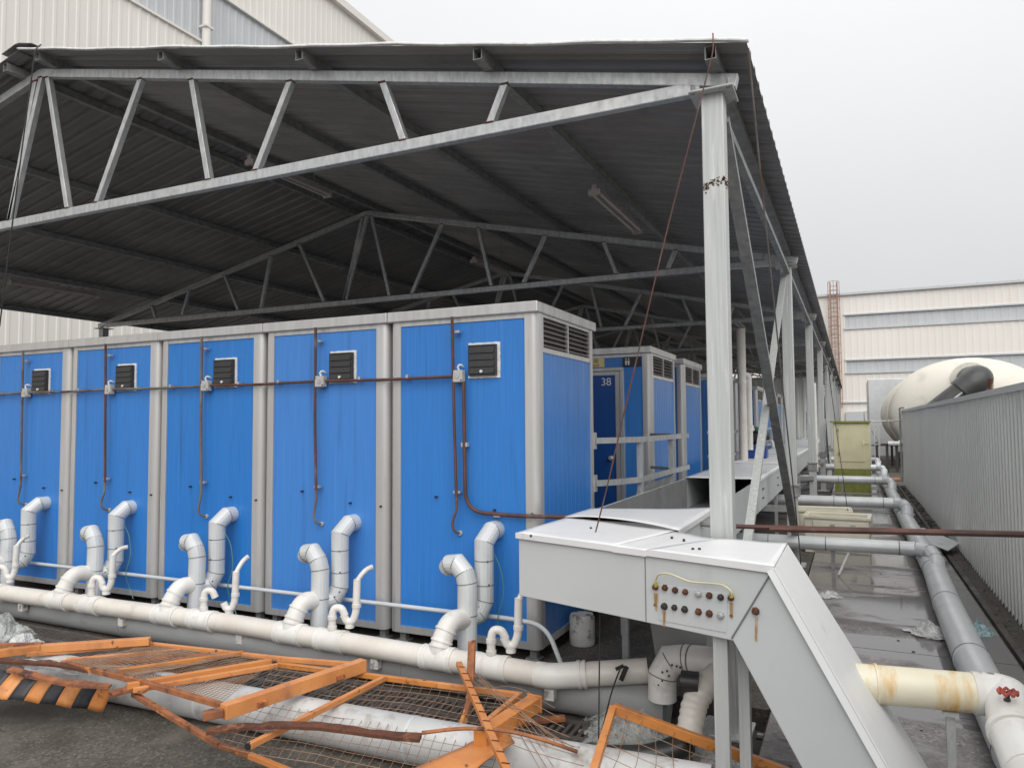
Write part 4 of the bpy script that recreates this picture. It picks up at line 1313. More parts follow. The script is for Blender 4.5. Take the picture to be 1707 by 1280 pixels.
fl = MB().grid(lambda u, v: tuple(Z(838, 1206, .20).lerp(Z(858, 1236, .20), v).lerp(Z(655, 1300, .17).lerp(Z(720, 1335, .15), v), u) + Vector((0, 0, .018 * math.sin(u * 5) * (v - .4) + .012 * noise.noise((u * 6, v * 2, 1))))), 12, 6)
fo = fl.build('crushed_face', M['orange'], parent=pq, smooth=True)
s_ = fo.modifiers.new('thick', 'SOLIDIFY')
s_.thickness = .006
# crossed bars
x1 = empty('crossed_bar', Z(845, 1280, .2), 'straight orange bar with welded wire stubs leaning against the drain pipe', 'bar')
a, b = at(765, 1106, 'z', GZ + .36), at(852, 1300, 'z', GZ + .34)
obar(x1, a, b, .034, .03, 'orange', 'shaft')
tk = MB()
for k in range(1, 13):
    c = a.lerp(b, k / 13)
    tk.bar(c + Vector((-.018, 0, .0175)), c + Vector((.018, .006, .0175)), .004, .004)
tk.build('wire_stub', M['rust'], parent=x1)
x2 = empty('crossed_bar', Z(770, 1230, .1), 'orange flat bar standing upright then kinked, crossing the straight one', 'bar')
kk = [at(787, 1068, 'y', 3.86), at(783, 1165, 'y', 3.66), at(775, 1195, 'y', 3.56), at(735, 1310, 'y', 3.2)]
obar(x2, kk[0], kk[1], .046, .02, 'orange_rust', 'upright', up=(0, 1, 0))
obar(x2, kk[1], kk[2], .034, .02, 'orange_rust', 'kink', up=(0, 1, 0))
obar(x2, kk[2], kk[3], .042, .022, 'orange', 'leg', up=(0, 1, .6))
tb_ = MB().tube(fillet([Z(703, 1221, .27), Z(775, 1212, .28), Z(852, 1218, .28), Z(905, 1232, .24), Z(962, 1252, .17)], .2, 6), [.004] + [.011] * 20 + [.003] if False else .0095, 8).build('bent_rod', M['orange_rust'], smooth=True)
tag(tb_, 'thin bent orange rod sticking out right of the crossed bars', 'rod')
# tangle of bent wires
tw = MB()
rnd = random.Random(4)
for k in range(9):
    a = at(790 + rnd.uniform(-6, 10), 1122 + rnd.uniform(-6, 14), 'z', GZ + .33)
    b = at(840 + 14 * k, 1175 + 9 * k, 'z', GZ + .31)
    c = at(905 + 9 * k, 1290 - 6 * k, 'z', GZ + .16)
    tw.tube(fillet([a, b, c], .25, 8), .0018, 4, False)
for k in range(7):
    a = at(800 + 6 * k, 1150 + 14 * k, 'z', GZ + .29)
    b = at(860 + 5 * k, 1140 + 19 * k, 'z', GZ + .34)
    c = at(925 + 8 * k, 1180 + 16 * k, 'z', GZ + .24)
    tw.tube(fillet([a, b, c], .2, 8), .0018, 4, False)
o = tw.build('wire_tangle', M['wire'], smooth=True, fix=False)
tag(o, 'tangle of thin bent rusty wires fanning out beside the crossed bars', 'wire')
# torn sheets at the left
sb = empty('striped_board', Z(90, 1160, 0), 'torn orange and black striped board at the lower left', 'board')
q0, q1, q2, q3 = Z(-45, 1108, .20), Z(190, 1150, .16), Z(172, 1187, .07), Z(-90, 1152, .10)
NS = 10
for k in range(NS):
    u0, u1 = k / NS, (k + 1) / NS - .003

    def fnn(u, v, u0=u0, u1=u1):
        uu = u0 + (u1 - u0) * u
        t_ = q0.lerp(q1, min(uu + .0, 1))
        b_ = q3.lerp(q2, uu)
        return t_.lerp(b_, v) + Vector((0, 0, .012 * math.sin(v * 2.8) + .004 * math.sin(uu * 30))) + Vector((0, -.012 * noise.noise((uu * 12, v, 3)) * (v > .9), 0))
    s_o = MB().grid(fnn, 3, 5).build('stripe', M['orange'] if k % 2 else M['blackpaint'], parent=sb, smooth=True)
    s_ = s_o.modifiers.new('thick', 'SOLIDIFY')
    s_.thickness = .004


def ragged(name, ptsp, zlist, w, m, label, cat='plank', seed=2):
    P_ = [Z(a, b, z) for (a, b), z in zip(ptsp, zlist)]
    P_ = fillet(P_, .2, 5)
    m_ = MB()
    n_ = len(P_)
    base = len(m_.v)
    for i, q in enumerate(P_):
        d = (P_[min(i + 1, n_ - 1)] - P_[max(i - 1, 0)]).normalized()
        s = d.cross(Vector((0, 0, 1))).normalized()
        a = w * (.9 + .35 * noise.noise((i * .7 + seed, 0, 0)))
        b = w * (.9 + .35 * noise.noise((i * .9, seed, 2)))
        m_.v += [q + s * a, q - s * b + Vector((0, 0, .012 * noise.noise((i * .5, seed, 7)) + .01)), q - s * b + Vector((0, 0, -.006)), q + s * a + Vector((0, 0, -.016))]
    for i in range(n_ - 1):
        for k in range(4):
            m_.f.append([base + i * 4 + k, base + i * 4 + (k + 1) % 4, base + i * 4 + 4 + (k + 1) % 4, base + i * 4 + 4 + k])
    m_.f += [[base + 3, base + 2, base + 1, base], [base + 4 * (n_ - 1) + k for k in range(4)]]
    return tag(m_.build(name, M[m]), label, cat)


ragged('torn_strip', [(16, 1114), (60, 1126), (120, 1139), (184, 1142)], [.22, .21, .20, .19], .022, 'orange_rust', 'splintered rusty orange strip above the striped board', seed=2)
ragged('torn_strip', [(185, 1156), (215, 1147), (245, 1149)], [.2, .2, .21], .03, 'orange_rust', 'short splintered orange stub at the right end of the striped board', seed=6)
ragged('torn_strip', [(-20, 1100), (40, 1102), (100, 1106), (150, 1116)], [.20, .2, .23, .22], .02, 'rust', 'dark brown rusted strip curling at the left of the wreck', seed=4)
ragged('rusty_strip', [(345, 1217), (440, 1206), (540, 1209), (620, 1221), (701, 1229)], [.235, .245, .25, .245, .24], .021, 'rust', 'long dark brown rusted strip lying over the white duct', seed=9)
ragged('torn_strip', [(865, 1206), (905, 1198), (942, 1196)], [.05, .06, .06], .02, 'orange_rust', 'short torn orange scrap beside the drain grates', seed=12)
tarp = MB().grid(lambda u, v: tuple(Z(10, 1098, .19).lerp(Z(110, 1101, .2), u).lerp(Z(40, 1112, .16).lerp(Z(150, 1128, .16), u), v) + Vector((0, 0, .02 * noise.noise((u * 5, v * 4, 2))))), 14, 8)
o = tarp.build('sheet_scrap', M['film_white'], smooth=True)
s_ = o.modifiers.new('thick', 'SOLIDIFY')
s_.thickness = .003
tag(o, 'pale torn sheet scrap tucked under the orange bars at left', 'sheet')
# right-hand frame
p3 = empty('mesh_barrier', Z(1020, 1230, 0), 'orange mesh fence frame corner at bottom centre in front of the duct legs', 'barrier')
K0 = at(1022, 1180, 'z', GZ + .34)
K1, K2 = at(985, 1300, 'z', GZ + .34), at(1318, 1290, 'z', GZ + .12)
obar(p3, K0, K1, .034, .034, 'orange', 'rail')
obar(p3, K0, K2, .034, .05, 'orange', 'rail')
wires([K0, K2, K2 + (K1 - K0), K1], 11, 6, 'wire_mesh', M['wire'], p3, .0016, .03, 15, .012)

# ================================================================ ALLEY ON THE RIGHT
# corrugated fence
FXX = 1.20
fe = empty('fence', (FXX, 11, 0), 'tall grey corrugated sheet fence along the right of the alley', 'fence')
pitch = .145
prof = []
y = 0
while y < 3.0 - .01:
    prof += [(y, 0), (y + .055, 0), (y + .07, .038), (y + .125, .038), (y + .14, 0)]
    y += pitch
prof2 = prof + [(a, b + .002) for a, b in reversed(prof)]
f0 = None
for k in range(7):
    ya = 21.0 - (k + 1) * 2.9
    if f0 is None:
        f0 = MB().prism(prof2, (0, 0, .03), (0, 1, 0), (-1, 0, 0), (0, 0, 1.86)).build('fence_sheet', M['fence'], parent=fe, base=(0, 0, 0))
        o = f0
    else:
        o = f0.copy()
        COL.objects.link(o)
        o.parent = fe
    o.location = Vector((FXX + .004 * (k % 2), ya, 0)) - wloc(fe)
MB().span(FXX - .05, FXX + .04, .7, 21.02, 1.875, 1.93).build('top_rail', M['fence'], parent=fe)
MB().span(FXX + .005, FXX + .05, .7, 21.02, .9, .95).build('mid_rail', M['galv_dark'], parent=fe)
MB().span(FXX - .035, FXX + .06, .7, 21.02, GZ, .045).build('plinth', M['ground'], parent=fe)
for k in range(8):
    MB().span(FXX + .006, FXX + .06, 20.95 - k * 2.9, 21.02 - k * 2.9, 0, 1.87).build('post', M['galv'], parent=fe)
sp_c = at(1652, 657, 'x', 1.2)
hel = []
for k in range(60):
    t = k / 59
    a = t * 2 * math.pi * 8
    hel.append((FXX + .022 * math.cos(a), sp_c.y + .022 * math.sin(a), 1.93 + .115 * t))
o = MB().tube(hel, .0045, 5).build('coil_spring', M['rust'], smooth=True)
tag(o, 'small rusty coil spring standing on top of the grey fence', 'spring')
# galvanised pipe frame at the end of the fence
ef = empty('pipe_bracket', (1.05, 21.1, 0), 'thin galvanised pipe frame at the far end of the grey fence', 'bracket')
MB().tube(fillet([(1.2, 20.2, 1.98), (1.12, 21.05, 1.98), (1.12, 21.05, .1)], .06, 5), .022, 8).build('pipe', M['galv'], parent=ef, smooth=True)
MB().tube([(.35, 21.0, 1.65), (1.18, 21.0, 1.66), (1.18, 21.0, 1.95)], .016, 8).build('pipe', M['galv'], parent=ef, smooth=True)
# ground duct along the alley
gd = empty('ground_duct', (.65, 10, 0), 'pale grey clad duct running along the alley beside the fence', 'duct')
GP = [(.66, 2.2, .13), (.64, 4.0, .14), (.64, 5.4, .15), (.66, 6.9, .16), (.70, 8.3, .17), (.70, 12.9, .17), (.70, 18.0, .17), (.70, 24, .17)]
for a, b in zip(GP[:-1], GP[1:]):
    MB().tube([a, b], .105, 22).build('duct_section', M['clad'], parent=gd, smooth=True)
    MB().ring(a, Vector(b) - Vector(a), .108, .02, 22).build('band', M['clad'], parent=gd, smooth=True)
    MB().ring(Vector(a).lerp(Vector(b), .02), Vector(b) - Vector(a), .1085, .006, 22).build('seam', M['seam'], parent=gd, smooth=True)
# cross-overs
XO = [(8.85, .30, .075, 'nearest clad pipe crossing the path just beyond the rusty conduit'),
      (13.1, .35, .085, 'second clad pipe crossing the path, behind the cream bins'),
      (17.6, .38, .085, 'third clad pipe crossing in front of the mossy green cabinet'),
      (22.0, .40, .085, 'fourth clad pipe crossing, behind the mossy green cabinet'),
      (26.5, .40, .085, 'farthest clad pipe crossing behind the green cabinet')]
for y, z, r, lab in XO:
    xo = empty('crossover_pipe', (0, y, 0), lab, 'pipe', 'clad pipes crossing the alley')
    pp = [Vector(q) for q in ((-1.9, y - .02, z), (.58, y, z), (.70, y - .08, z - .01), (.735, y - .30, z - .06), (.705, y - .75, .20))]
    MB().tube(pp, r, 20).build('pipe', M['clad'], parent=xo, smooth=True, angle=18)
    rings(xo, 'seam', M['seam'], [(pp[k], (pp[k] - pp[k - 1]).normalized() + (pp[k + 1] - pp[k]).normalized(), r + .003, .007) for k in (1, 2, 3)] + [((x, y - .01, z), (1, 0, 0), r + .0025, .008) for x in (-.9, -.3, .42)], 20)
    MB().span(-.25, -.21, y - .03, y + .01, 0, z - r + .005).build('prop', M['galv_dark'], parent=xo)
    if y < 9:
        MB().bar((-.17, y - .35, .03), (-.06, y - .02, z - r + .01), .022, .022).build('wooden_prop', M['grey_box'], parent=xo)
    # return bend under the canopy
    MB().tube(fillet([(-1.75, y + .2, .18), (-1.0, y + .2, .18), (-.88, y + .1, .2), (-.84, y - .0, z)], .1, 6), r * .9, 16).build('return_bend', M['clad'], parent=xo, smooth=True, angle=30)
# yellowed pipe with elbow and red valve
yp = empty('stained_pipe', (.5, 3.85, .45), 'white pipe stained yellow crossing above the path at the lower right', 'pipe')
ya_, yb_ = at(1405, 1135, 'z', .45), at(1668, 1158, 'z', .45)
YR = .085
MB().tube([ya_ + (ya_ - yb_) * .35, ya_.lerp(yb_, .93)], YR, 22).build('pipe_run', M['yellowed'], parent=yp, smooth=True)
for t in (.22, .86, .95):
    MB().ring(ya_.lerp(yb_, t), yb_ - ya_, YR + .006, .04 if t > .5 else .012, 22).build('coupling', M['yellowed' if t < .5 else 'pvc_white'], parent=yp, smooth=True)
yc_ = at(1720, 1290, 'z', .33)
yp2 = fillet([ya_.lerp(yb_, .88), yb_ + Vector((.03, 0, 0)), at(1688, 1215, 'z', .40), yc_], .2, 8)
MB().tube(yp2, YR + .006, 22).build('bend', M['pvc_white'], parent=yp, smooth=True)
MB().tube([at(1688, 1215, 'z', .40), yc_, yc_ + (yc_ - at(1688, 1215, 'z', .40)) * 1.5], YR, 22).build('pipe_run', M['pvc_white'], parent=yp, smooth=True)
MB().ring(at(1690, 1222, 'z', .395), yc_ - at(1688, 1215, 'z', .40), YR + .012, .03, 22).build('coupling', M['pvc_white'], parent=yp, smooth=True)
pp_ = at(1583, 1172, 'y', 3.80)
MB().span(pp_.x - .017, pp_.x + .017, 3.78, 3.815, 0, .37).build('post', M['galv'], parent=yp)
MB().span(pp_.x - .03, pp_.x + .03, 3.76, 3.83, .355, .372).build('saddle', M['galv'], parent=yp)
vc = at(1680, 1153, 'y', 3.62)
vv = empty('valve', vc, 'small red handwheel valve on the white pipe bend', 'valve')
MB().tube([vc + Vector((.005, .075, -.06)), vc + Vector((0, .02, -.04)), vc + Vector((0, 0, -.025)), vc], [.014, .014, .007, .006], 10).build('stem', M['rivet'], parent=vv, smooth=True)
hw = MB()
hw.tube([vc + Vector((.034 * math.cos(t), .034 * math.sin(t), .006 * math.cos(t * 8))) for t in [k * 2 * math.pi / 40 for k in range(41)]], .0055, 6, False)
for k in range(5):
    t = k * 2 * math.pi / 5
    hw.bar(vc, vc + Vector((.034 * math.cos(t), .034 * math.sin(t), 0)), .007, .006)
hw.build('handwheel', M['red'], parent=vv, smooth=True)
# mossy cabinet
gx0, gx1, gy0, gy1 = -.40, .37, 18.6, 19.3
gc = empty('cabinet', (0, 18.9, 0), 'pale green mossy steel cabinet standing on the path', 'cabinet')
MB().span(gx0, gx1, gy0, gy1, .55, 1.62).build('body', M['green'], parent=gc, bevel=.01)
MB().span(gx0 + .003, gx1 - .003, gy0 + .003, gy1 - .003, 0.0, .55).build('plinth', M['moss'], parent=gc)
MB().span(gx0 - .06, gx1 + .03, gy0 - .06, gy1 + .04, 1.62, 1.66).build('roof_plate', M['moss'], parent=gc)
dr = MB().span(gx0 + .11, gx1 - .12, gy0 - .012, gy0 - .001, .72, 1.56).build('door', M['green'], parent=gc, bevel=.004)
for z in (.88, 1.42):
    MB().span(gx0 + .09, gx0 + .125, gy0 - .02, gy0 - .0125, z, z + .06).build('hinge', M['galv_dark'], parent=dr)
MB().span(gx1 - .155, gx1 - .13, gy0 - .03, gy0 - .0125, 1.1, 1.22).span(gx1 - .13, gx1 - .02, gy0 - .022, gy0 - .0125, 1.135, 1.15).build('latch', M['bin'], parent=dr)


# cream bins
def bin_(x, y, rot, label, h=.26):
    b_ = empty('bin', (x, y, 0), label, 'bin', 'cream plastic bins')
    b_.rotation_euler = (0, 0, rot)
    w, d, t = .74, .46, .025
    m_ = MB()
    m_.span(-w / 2, w / 2, -d / 2, -d / 2 + t, 0, h).span(-w / 2, w / 2, d / 2 - t, d / 2, 0, h)
    m_.span(-w / 2, -w / 2 + t, -d / 2 + t, d / 2 - t, 0, h).span(w / 2 - t, w / 2, -d / 2 + t, d / 2 - t, 0, h).span(-w / 2 + t, w / 2 - t, -d / 2 + t, d / 2 - t, 0, t)
    m_.build('shell', M['bin'], parent=b_, local=True, bevel=.006)
    r_ = MB()
    r_.span(-w / 2 - .02, w / 2 + .02, -d / 2 - .02, -d / 2 - .001, h - .03, h + .006).span(-w / 2 - .02, w / 2 + .02, d / 2 + .001, d / 2 + .02, h - .03, h + .006)
    r_.span(-w / 2 - .02, -w / 2 - .001, -d / 2 - .0, d / 2, h - .03, h + .006).span(w / 2 + .001, w / 2 + .02, -d / 2, d / 2, h - .03, h + .006)
    r_.build('rim', M['bin'], parent=b_, local=True, bevel=.004)
    f_ = MB().span(-w / 2 + .1, w / 2 - .01, -d / 2 - .012, -d / 2 - .001, .03, h - .06)
    f_.build('front_panel', M['bin'], parent=b_, local=True, bevel=.004)
    for x_ in (-.06, .17):
        MB().span(x_, x_ + .05, -d / 2 - .03, -d / 2 - .013, h - .11, h - .085).span(x_ + .04, x_ + .05, -d / 2 - .03, -d / 2 - .013, h - .15, h - .11).build('handle', M['grey_box'], parent=b_, local=True)
    return b_


bin_(-.20, 10.25, -.06, 'nearer open cream plastic bin standing on the path', .46)
b2 = bin_(-.42, 11.0, .05, 'farther open cream plastic bin behind the nearer one', .45)
# rubble at the fence foot
rn = random.Random(3)
rub = MB()
for k in range(260):
    x, y = rn.uniform(.86, 1.15), 12.5 + 8 * rn.random() ** 1.2
    s = rn.uniform(.015, .06)
    rub.box((x, y, s * .3), (s * rn.uniform(.7, 1.6), s * rn.uniform(.7, 1.5), s * .7), Matrix.Rotation(rn.uniform(0, 3), 3, 'Z') @ Matrix.Rotation(rn.uniform(-.5, .5), 3, 'X'))
for k in range(330):
    x, y = rn.uniform(-.45, 1.1), rn.uniform(3.2, 12)
    if rn.random() < .88:
        x = .98 + .18 * rn.random()
    s = rn.uniform(.005, .013)
    rub.box((x, y, .02), (s, s * 1.4, s * .4), Matrix.Rotation(rn.uniform(0, 3), 3, 'Z'))
tag(rub.build('rubble', M['dirt'], base=(0, 0, 0)), 'scattered rubble and crumbs at the foot of the fence', 'rubble', kind='stuff')
# scraps: timber and metal on the ground by the legs
for (a, b, w, lab) in ((at(1165, 1205, 'z', GZ + .02), at(1200, 1214, 'z', GZ + .02), .03, 'short grey timber batten lying by the wrapped hose'),
                       (at(1262, 1225, 'z', GZ + .02), at(1310, 1230, 'z', GZ + .02), .03, 'short grey timber batten right of the duct legs'),
                       (at(1318, 1200, 'z', GZ + .02), at(1295, 1275, 'z', GZ + .02), .05, 'flat grey steel strip lying under the chute')):
    tag(MB().bar(a, b, w, .02).build('batten', M['grey_box'], bevel=.003), lab, 'batten')
tin = MB().add([tuple(at(1495, 885, 'z', .24)), tuple(at(1580, 918, 'z', .1)), tuple(at(1600, 905, 'z', .12)), tuple(at(1540, 880, 'z', .25))], [[0, 1, 2, 3]]).build('tin_sheet', M['clad'])
s_ = tin.modifiers.new('thick', 'SOLIDIFY')
s_.thickness = .003
tag(tin, 'bent tin sheet scrap on the elbow of the nearest crossing pipe', 'metal sheet')

# ================================================================ UNDER THE CANOPY, FARTHER BACK
vs_ = empty('vent_stack', (-1.6, 12.3, 0), 'tall white PVC vent stack standing behind the nearest column', 'vent stack')
MB().tube([(-1.6, 12.3, .3), (-1.6, 12.3, 3.17)], .068, 18).build('pipe', M['pvc'], parent=vs_, smooth=True)
MB().ring((-1.6, 12.3, 2.3), (0, 0, 1), .074, .06, 18).build('coupling', M['pvc_white'], parent=vs_, smooth=True)
MB().tube(fillet([(-1.6, 12.3, 2.42), (-1.50, 12.35, 2.42), (-1.50, 12.35, 1.2)], .06, 5), .045, 14).build('side_branch', M['pvc_white'], parent=vs_, smooth=True)
MB().ring((-1.50, 12.35, 1.55), (0, 0, 1), .06, .09, 14).build('coupling', M['pvc_white'], parent=vs_, smooth=True)
pu = empty('pump', (-1.42, 12.9, 1.04), 'blue and black pump standing on the box duct by the crossed braces', 'pump')
MB().span(-1.60, -1.30, 12.8, 13.1, 1.045, 1.26).build('base', M['bluepaint'], parent=pu, bevel=.015)
MB().tube([(-1.62, 12.95, 1.38), (-1.58, 12.95, 1.38), (-1.32, 12.95, 1.40), (-1.26, 12.95, 1.40)], [.06, .115, .115, .07], 16).build('motor', M['black'], parent=pu, smooth=True, angle=30)
MB().ring((-1.42, 12.92, 1.53), (0, 0, 1), .07, .07, 12).build('filter', M['green_hose'], parent=pu, smooth=True)
MB().tube(fillet([(-1.3, 12.85, 1.32), (-1.2, 12.8, 1.34), (-1.19, 12.8, 1.22)], .05, 5), .025, 8).build('outlet', M['white'], parent=pu, smooth=True)
pw = empty('partition', (-4, 30, 0), 'grey ribbed partition wall closing the far end under the canopy', 'wall')
pr = []
x = 0
while x < 7.0:
    pr += [(x, 0), (x + .1, 0), (x + .12, -.03), (x + .18, -.03), (x + .2, 0)]
    x += .25
MB().prism(pr + [(a, b + .003) for a, b in reversed(pr)], (-8.0, 29.5, 0), (1, 0, 0), (0, 1, 0), (0, 0, 3.3)).build('sheet', M['fence'], parent=pw)
MB().span(-8, -.95, 29.44, 29.56, 3.3, 3.36).build('capping', M['galv'], parent=pw)
ld = empty('ladder', (-1.4, 27, 0), 'small dark steel ladder leaning at the grey partition', 'ladder')
for x in (-1.42, -1.24):
    MB().bar((x, 27.2, .9), (x, 27.25, 2.0), .03, .03).build('stile', M['galv_dark'], parent=ld)
for z in (1.15, 1.4, 1.65, 1.9):
    MB().bar((-1.42, 27.22, z), (-1.24, 27.22, z), .02, .02).build('rung', M['galv_dark'], parent=ld)
st2 = MB().tube([(-.78, 18.4, .5), (-.78, 18.4, 2.55)], .05, 14).build('riser_pipe', M['pvc_white'], smooth=True)
tag(st2, 'slim white riser pipe between the third and fourth columns', 'pipe')


# ---- unlit fluorescent battens
def batten(a, b, lab):
    a, b = Vector(a), Vector(b)
    r_ = empty('light_fitting', (a + b) / 2, lab, 'light', 'unlit fluorescent fittings under the roof')
    MB().bar(a, b, .05, .045).build('body', M['lamp_body'], parent=r_, bevel=.004)
    d = (b - a).normalized()
    for s in (-1, 1):
        q = Vector((s * .035, 0, -.045))
        MB().tube([a + q + d * .03, b + q - d * .03], .013, 10).build('tube', M['tube_lamp'], parent=r_, smooth=True)
    for e in (a, b):
        MB().box(e + Vector((0, 0, -.045)) + d * (.015 if e == a else -.015), (.11, .03, .05)).build('lamp_holder', M['lamp_body'], parent=r_)
    for t in (.2, .8):
        c = a.lerp(b, t)
        MB().tube([c, (c.x, c.y, chord_z(c.x) + .06)], .004, 5).build('hanger', M['galv_dark'], parent=r_)
    return r_


batten((-2.0, 6.03, 3.727), (-2.0, 7.48, 3.72), 'unlit twin-tube light fitting under the right roof slope, the nearest one')
batten((-5.2, 5.18, 4.235), (-5.2, 6.36, 4.235), 'unlit light fitting seen behind the front truss, right of the ridge')
batten((-11.2, 6.5, 3.82), (-11.2, 7.9, 3.83), 'unlit light fitting under the left roof slope near the picture edge')
batten((-4.8, 9.03, 4.0), (-4.8, 10.15, 4.0), 'unlit light fitting deep under the roof behind the second truss')
batten((-1.95, 14.2, 3.6), (-1.95, 15.5, 3.6), 'farthest unlit light fitting under the right roof slope')


# ---- hanging cables
def cable(pts, r, m, lab):
    o_ = MB().tube(fillet(pts, .5, 6), r * .8, 6, False).build('cable', M[m], smooth=True)
    return tag(o_, lab, 'cable')


cable([(-.605, 3.84, 3.70), (-.60, 3.82, 3.60), (-.70, 3.82, 3.25), (-.885, 3.84, 2.62), (-1.24, 3.86, 1.25), (-1.31, 3.9, 1.045)], .005, 'rust_pipe', 'reddish cable slanting from the roof corner down to the duct')
cable([at(1000, 1005, 'y', 3.80), at(1000, 1050, 'y', 3.80), at(999, 1120, 'y', 3.78), at(998, 1235, 'y', 3.7)], .005, 'black', 'thin black cable hanging straight below the duct')
cable([(-.415, 3.72, 3.52), (-.40, 4.0, 2.95), (-.40, 4.87, 2.04), (-.40, 6.3, .56), (-.42, 6.6, .02)], .006, 'conduit', 'dark cable running from the roof eave down beside the braces')
cable([(-6.30, 3.86, 4.97), (-6.28, 3.80, 4.90), (-6.47, 3.8, 3.78), (-6.63, 3.8, 2.75), (-6.75, 3.85, 2.53)], .007, 'black', 'black cable hanging from the roof ridge at the left edge')
cable([at(1036, 1108, 'y', 4.1), at(1020, 1150, 'y', 4.0), at(1000, 1232, 'y', 3.7)], .006, 'black', 'black cable curving from the tape on the drain pipe')
tp_ = MB().box(at(1040, 1122, 'y', 4.12), (.025, .02, .085), Matrix.Rotation(.4, 3, 'Y')).box(at(1033, 1112, 'y', 4.11), (.05, .015, .018), Matrix.Rotation(-.5, 3, 'Y')).build('tape_knot', M['black'])
tag(tp_, 'ragged knot of black tape on the drain pipe end', 'tape')
cable([(-.33, 13.0, 2.6), (-.22, 13.0, 1.4), (-.1, 12.0, .4), (-.08, 11.9, .02)], .008, 'black', 'thin black cable hanging in front of the green cabinet')

# ================================================================ FACTORY BUILDINGS
LX = -18.0
lf = empty('factory', (LX, 30, 0), 'huge cream corrugated factory wall behind the canopy at upper left', 'building')


def corr(L_, pitch, d):
    a = []
    x_ = 0
    while x_ < L_ - 1e-6:
        a += [(x_, 0), (x_ + pitch * .62, 0), (x_ + pitch * .70, d), (x_ + pitch * .92, d)]
        x_ += pitch
    return a


# courses of cladding and translucent strips, one above the other
YA, YB = -6.0, 100.0
for (za, zb, mm, nm) in ((0, 6.2, 'cream', 'wall'), (6.2, 8.0, 'skylight', 'window_strip'), (8.0, 13.55, 'cream', 'wall'), (13.58, 15.42, 'skylight', 'window_strip'), (15.45, 18.2, 'cream', 'wall')):
    prf = corr(YB - YA, .30, .016)
    inset = .05 if mm == 'skylight' else 0
    MB().prism(prf + [(YB - YA, -.1), (0, -.1)], (LX - inset, YA, za), (0, 1, 0), (1, 0, 0), (0, 0, zb - za)).build(nm, M[mm], parent=lf)
for z in (13.56, 15.43, 6.2, 8.0):
    MB().span(LX - .02, LX + .08, YA, YB, z - .035, z + .035).build('flashing', M['cream'], parent=lf)
MB().span(LX - .3, LX + .22, YA, YB, 18.2, 18.5).build('gutter', M['cream'], parent=lf)
MB().tube([(LX + .16, 15.95, 0), (LX + .16, 15.95, 18.2)], .13, 14).build('downpipe', M['cream'], parent=lf, smooth=True)
for z in (14.0, 9, 5):
    MB().box((LX + .16, 15.95, z), (.3, .32, .06)).build('pipe_clamp', M['cream'], parent=lf)
# cream low duct seen under the eave at far left
o = MB().tube([(-14.5, 9.2, 2.62), (-10.5, 9.5, 2.60), (-9.9, 9.6, 2.60)], .13, 16).build('overhead_duct', M['pvc'], smooth=True)
tag(o, 'cream round duct passing above the leftmost cabin', 'duct')

RY = 55.0
rf = empty('factory', (10, RY, 0), 'long cream factory facade with two grey window bands beyond the alley', 'building')
XA, XB = -30.0, 60.0


def rz(px, py):
    return at(px, py, 'y', RY).z


for (za, zb, mm, nm) in ((0, 4.93, 'cream', 'wall'), (4.97, 5.83, 'skylight', 'window_strip'), (5.87, 7.98, 'cream', 'wall'), (8.02, 8.96, 'skylight', 'window_strip'), (9.0, 10.35, 'cream', 'wall')):
    if mm == 'skylight':
        prf = corr(XB + .27, .42, .012)
        MB().prism(prf + [(XB + .27, -.1), (0, -.1)], (-.27, RY + .06, za), (1, 0, 0), (0, -1, 0), (0, 0, zb - za)).build(nm, M[mm], parent=rf)
        MB().prism(corr(XA * -1 - .3, .42, .03) + [(-XA - .3, -.1), (0, -.1)], (XA, RY, za - .035), (1, 0, 0), (0, -1, 0), (0, 0, zb - za + .07)).build('wall', M['cream'], parent=rf)
    else:
        prf = corr(XB - XA, .42, .012)
        MB().prism(prf + [(XB - XA, -.1), (0, -.1)], (XA, RY, za), (1, 0, 0), (0, -1, 0), (0, 0, zb - za)).build(nm, M[mm], parent=rf)
for z in (4.95, 5.85, 8.0, 8.98):
    MB().span(-.3, XB, RY - .10, RY + .0, z - .045, z + .045).build('flashing', M['skylight'], parent=rf)
MB().span(XA, XB, RY - .2, RY + .3, 10.35, 10.5).build('parapet_cap', M['skylight'], parent=rf)
for k in range(14):
    MB().span(1 + 2.2 * k, 1.06 + 2.2 * k, RY - .1, RY - .04, 10.5, 10.62).build('stub', M['galv'], parent=rf)
MB().span(-1.3, 60, RY - .12, RY - .03, 2.9, 2.98).build('flashing', M['skylight'], parent=rf)
for (x0, x1, z0, z1, mm) in ((-.35, .75, .9, 2.3, 'skylight'), (.80, 2.2, .9, 2.35, 'white')):
    MB().span(x0, x1, RY - .2, RY - .05, z0, z1).build('shutter', M[mm], parent=rf)
MB().span(4.2, 6.5, RY - .9, RY - .05, 3.9, 4.1).build('porch_roof', M['white'], parent=rf)
MB().span(4.3, 6.4, RY - .12, RY - .05, 2.2, 3.9).build('shutter', M['skylight'], parent=rf)
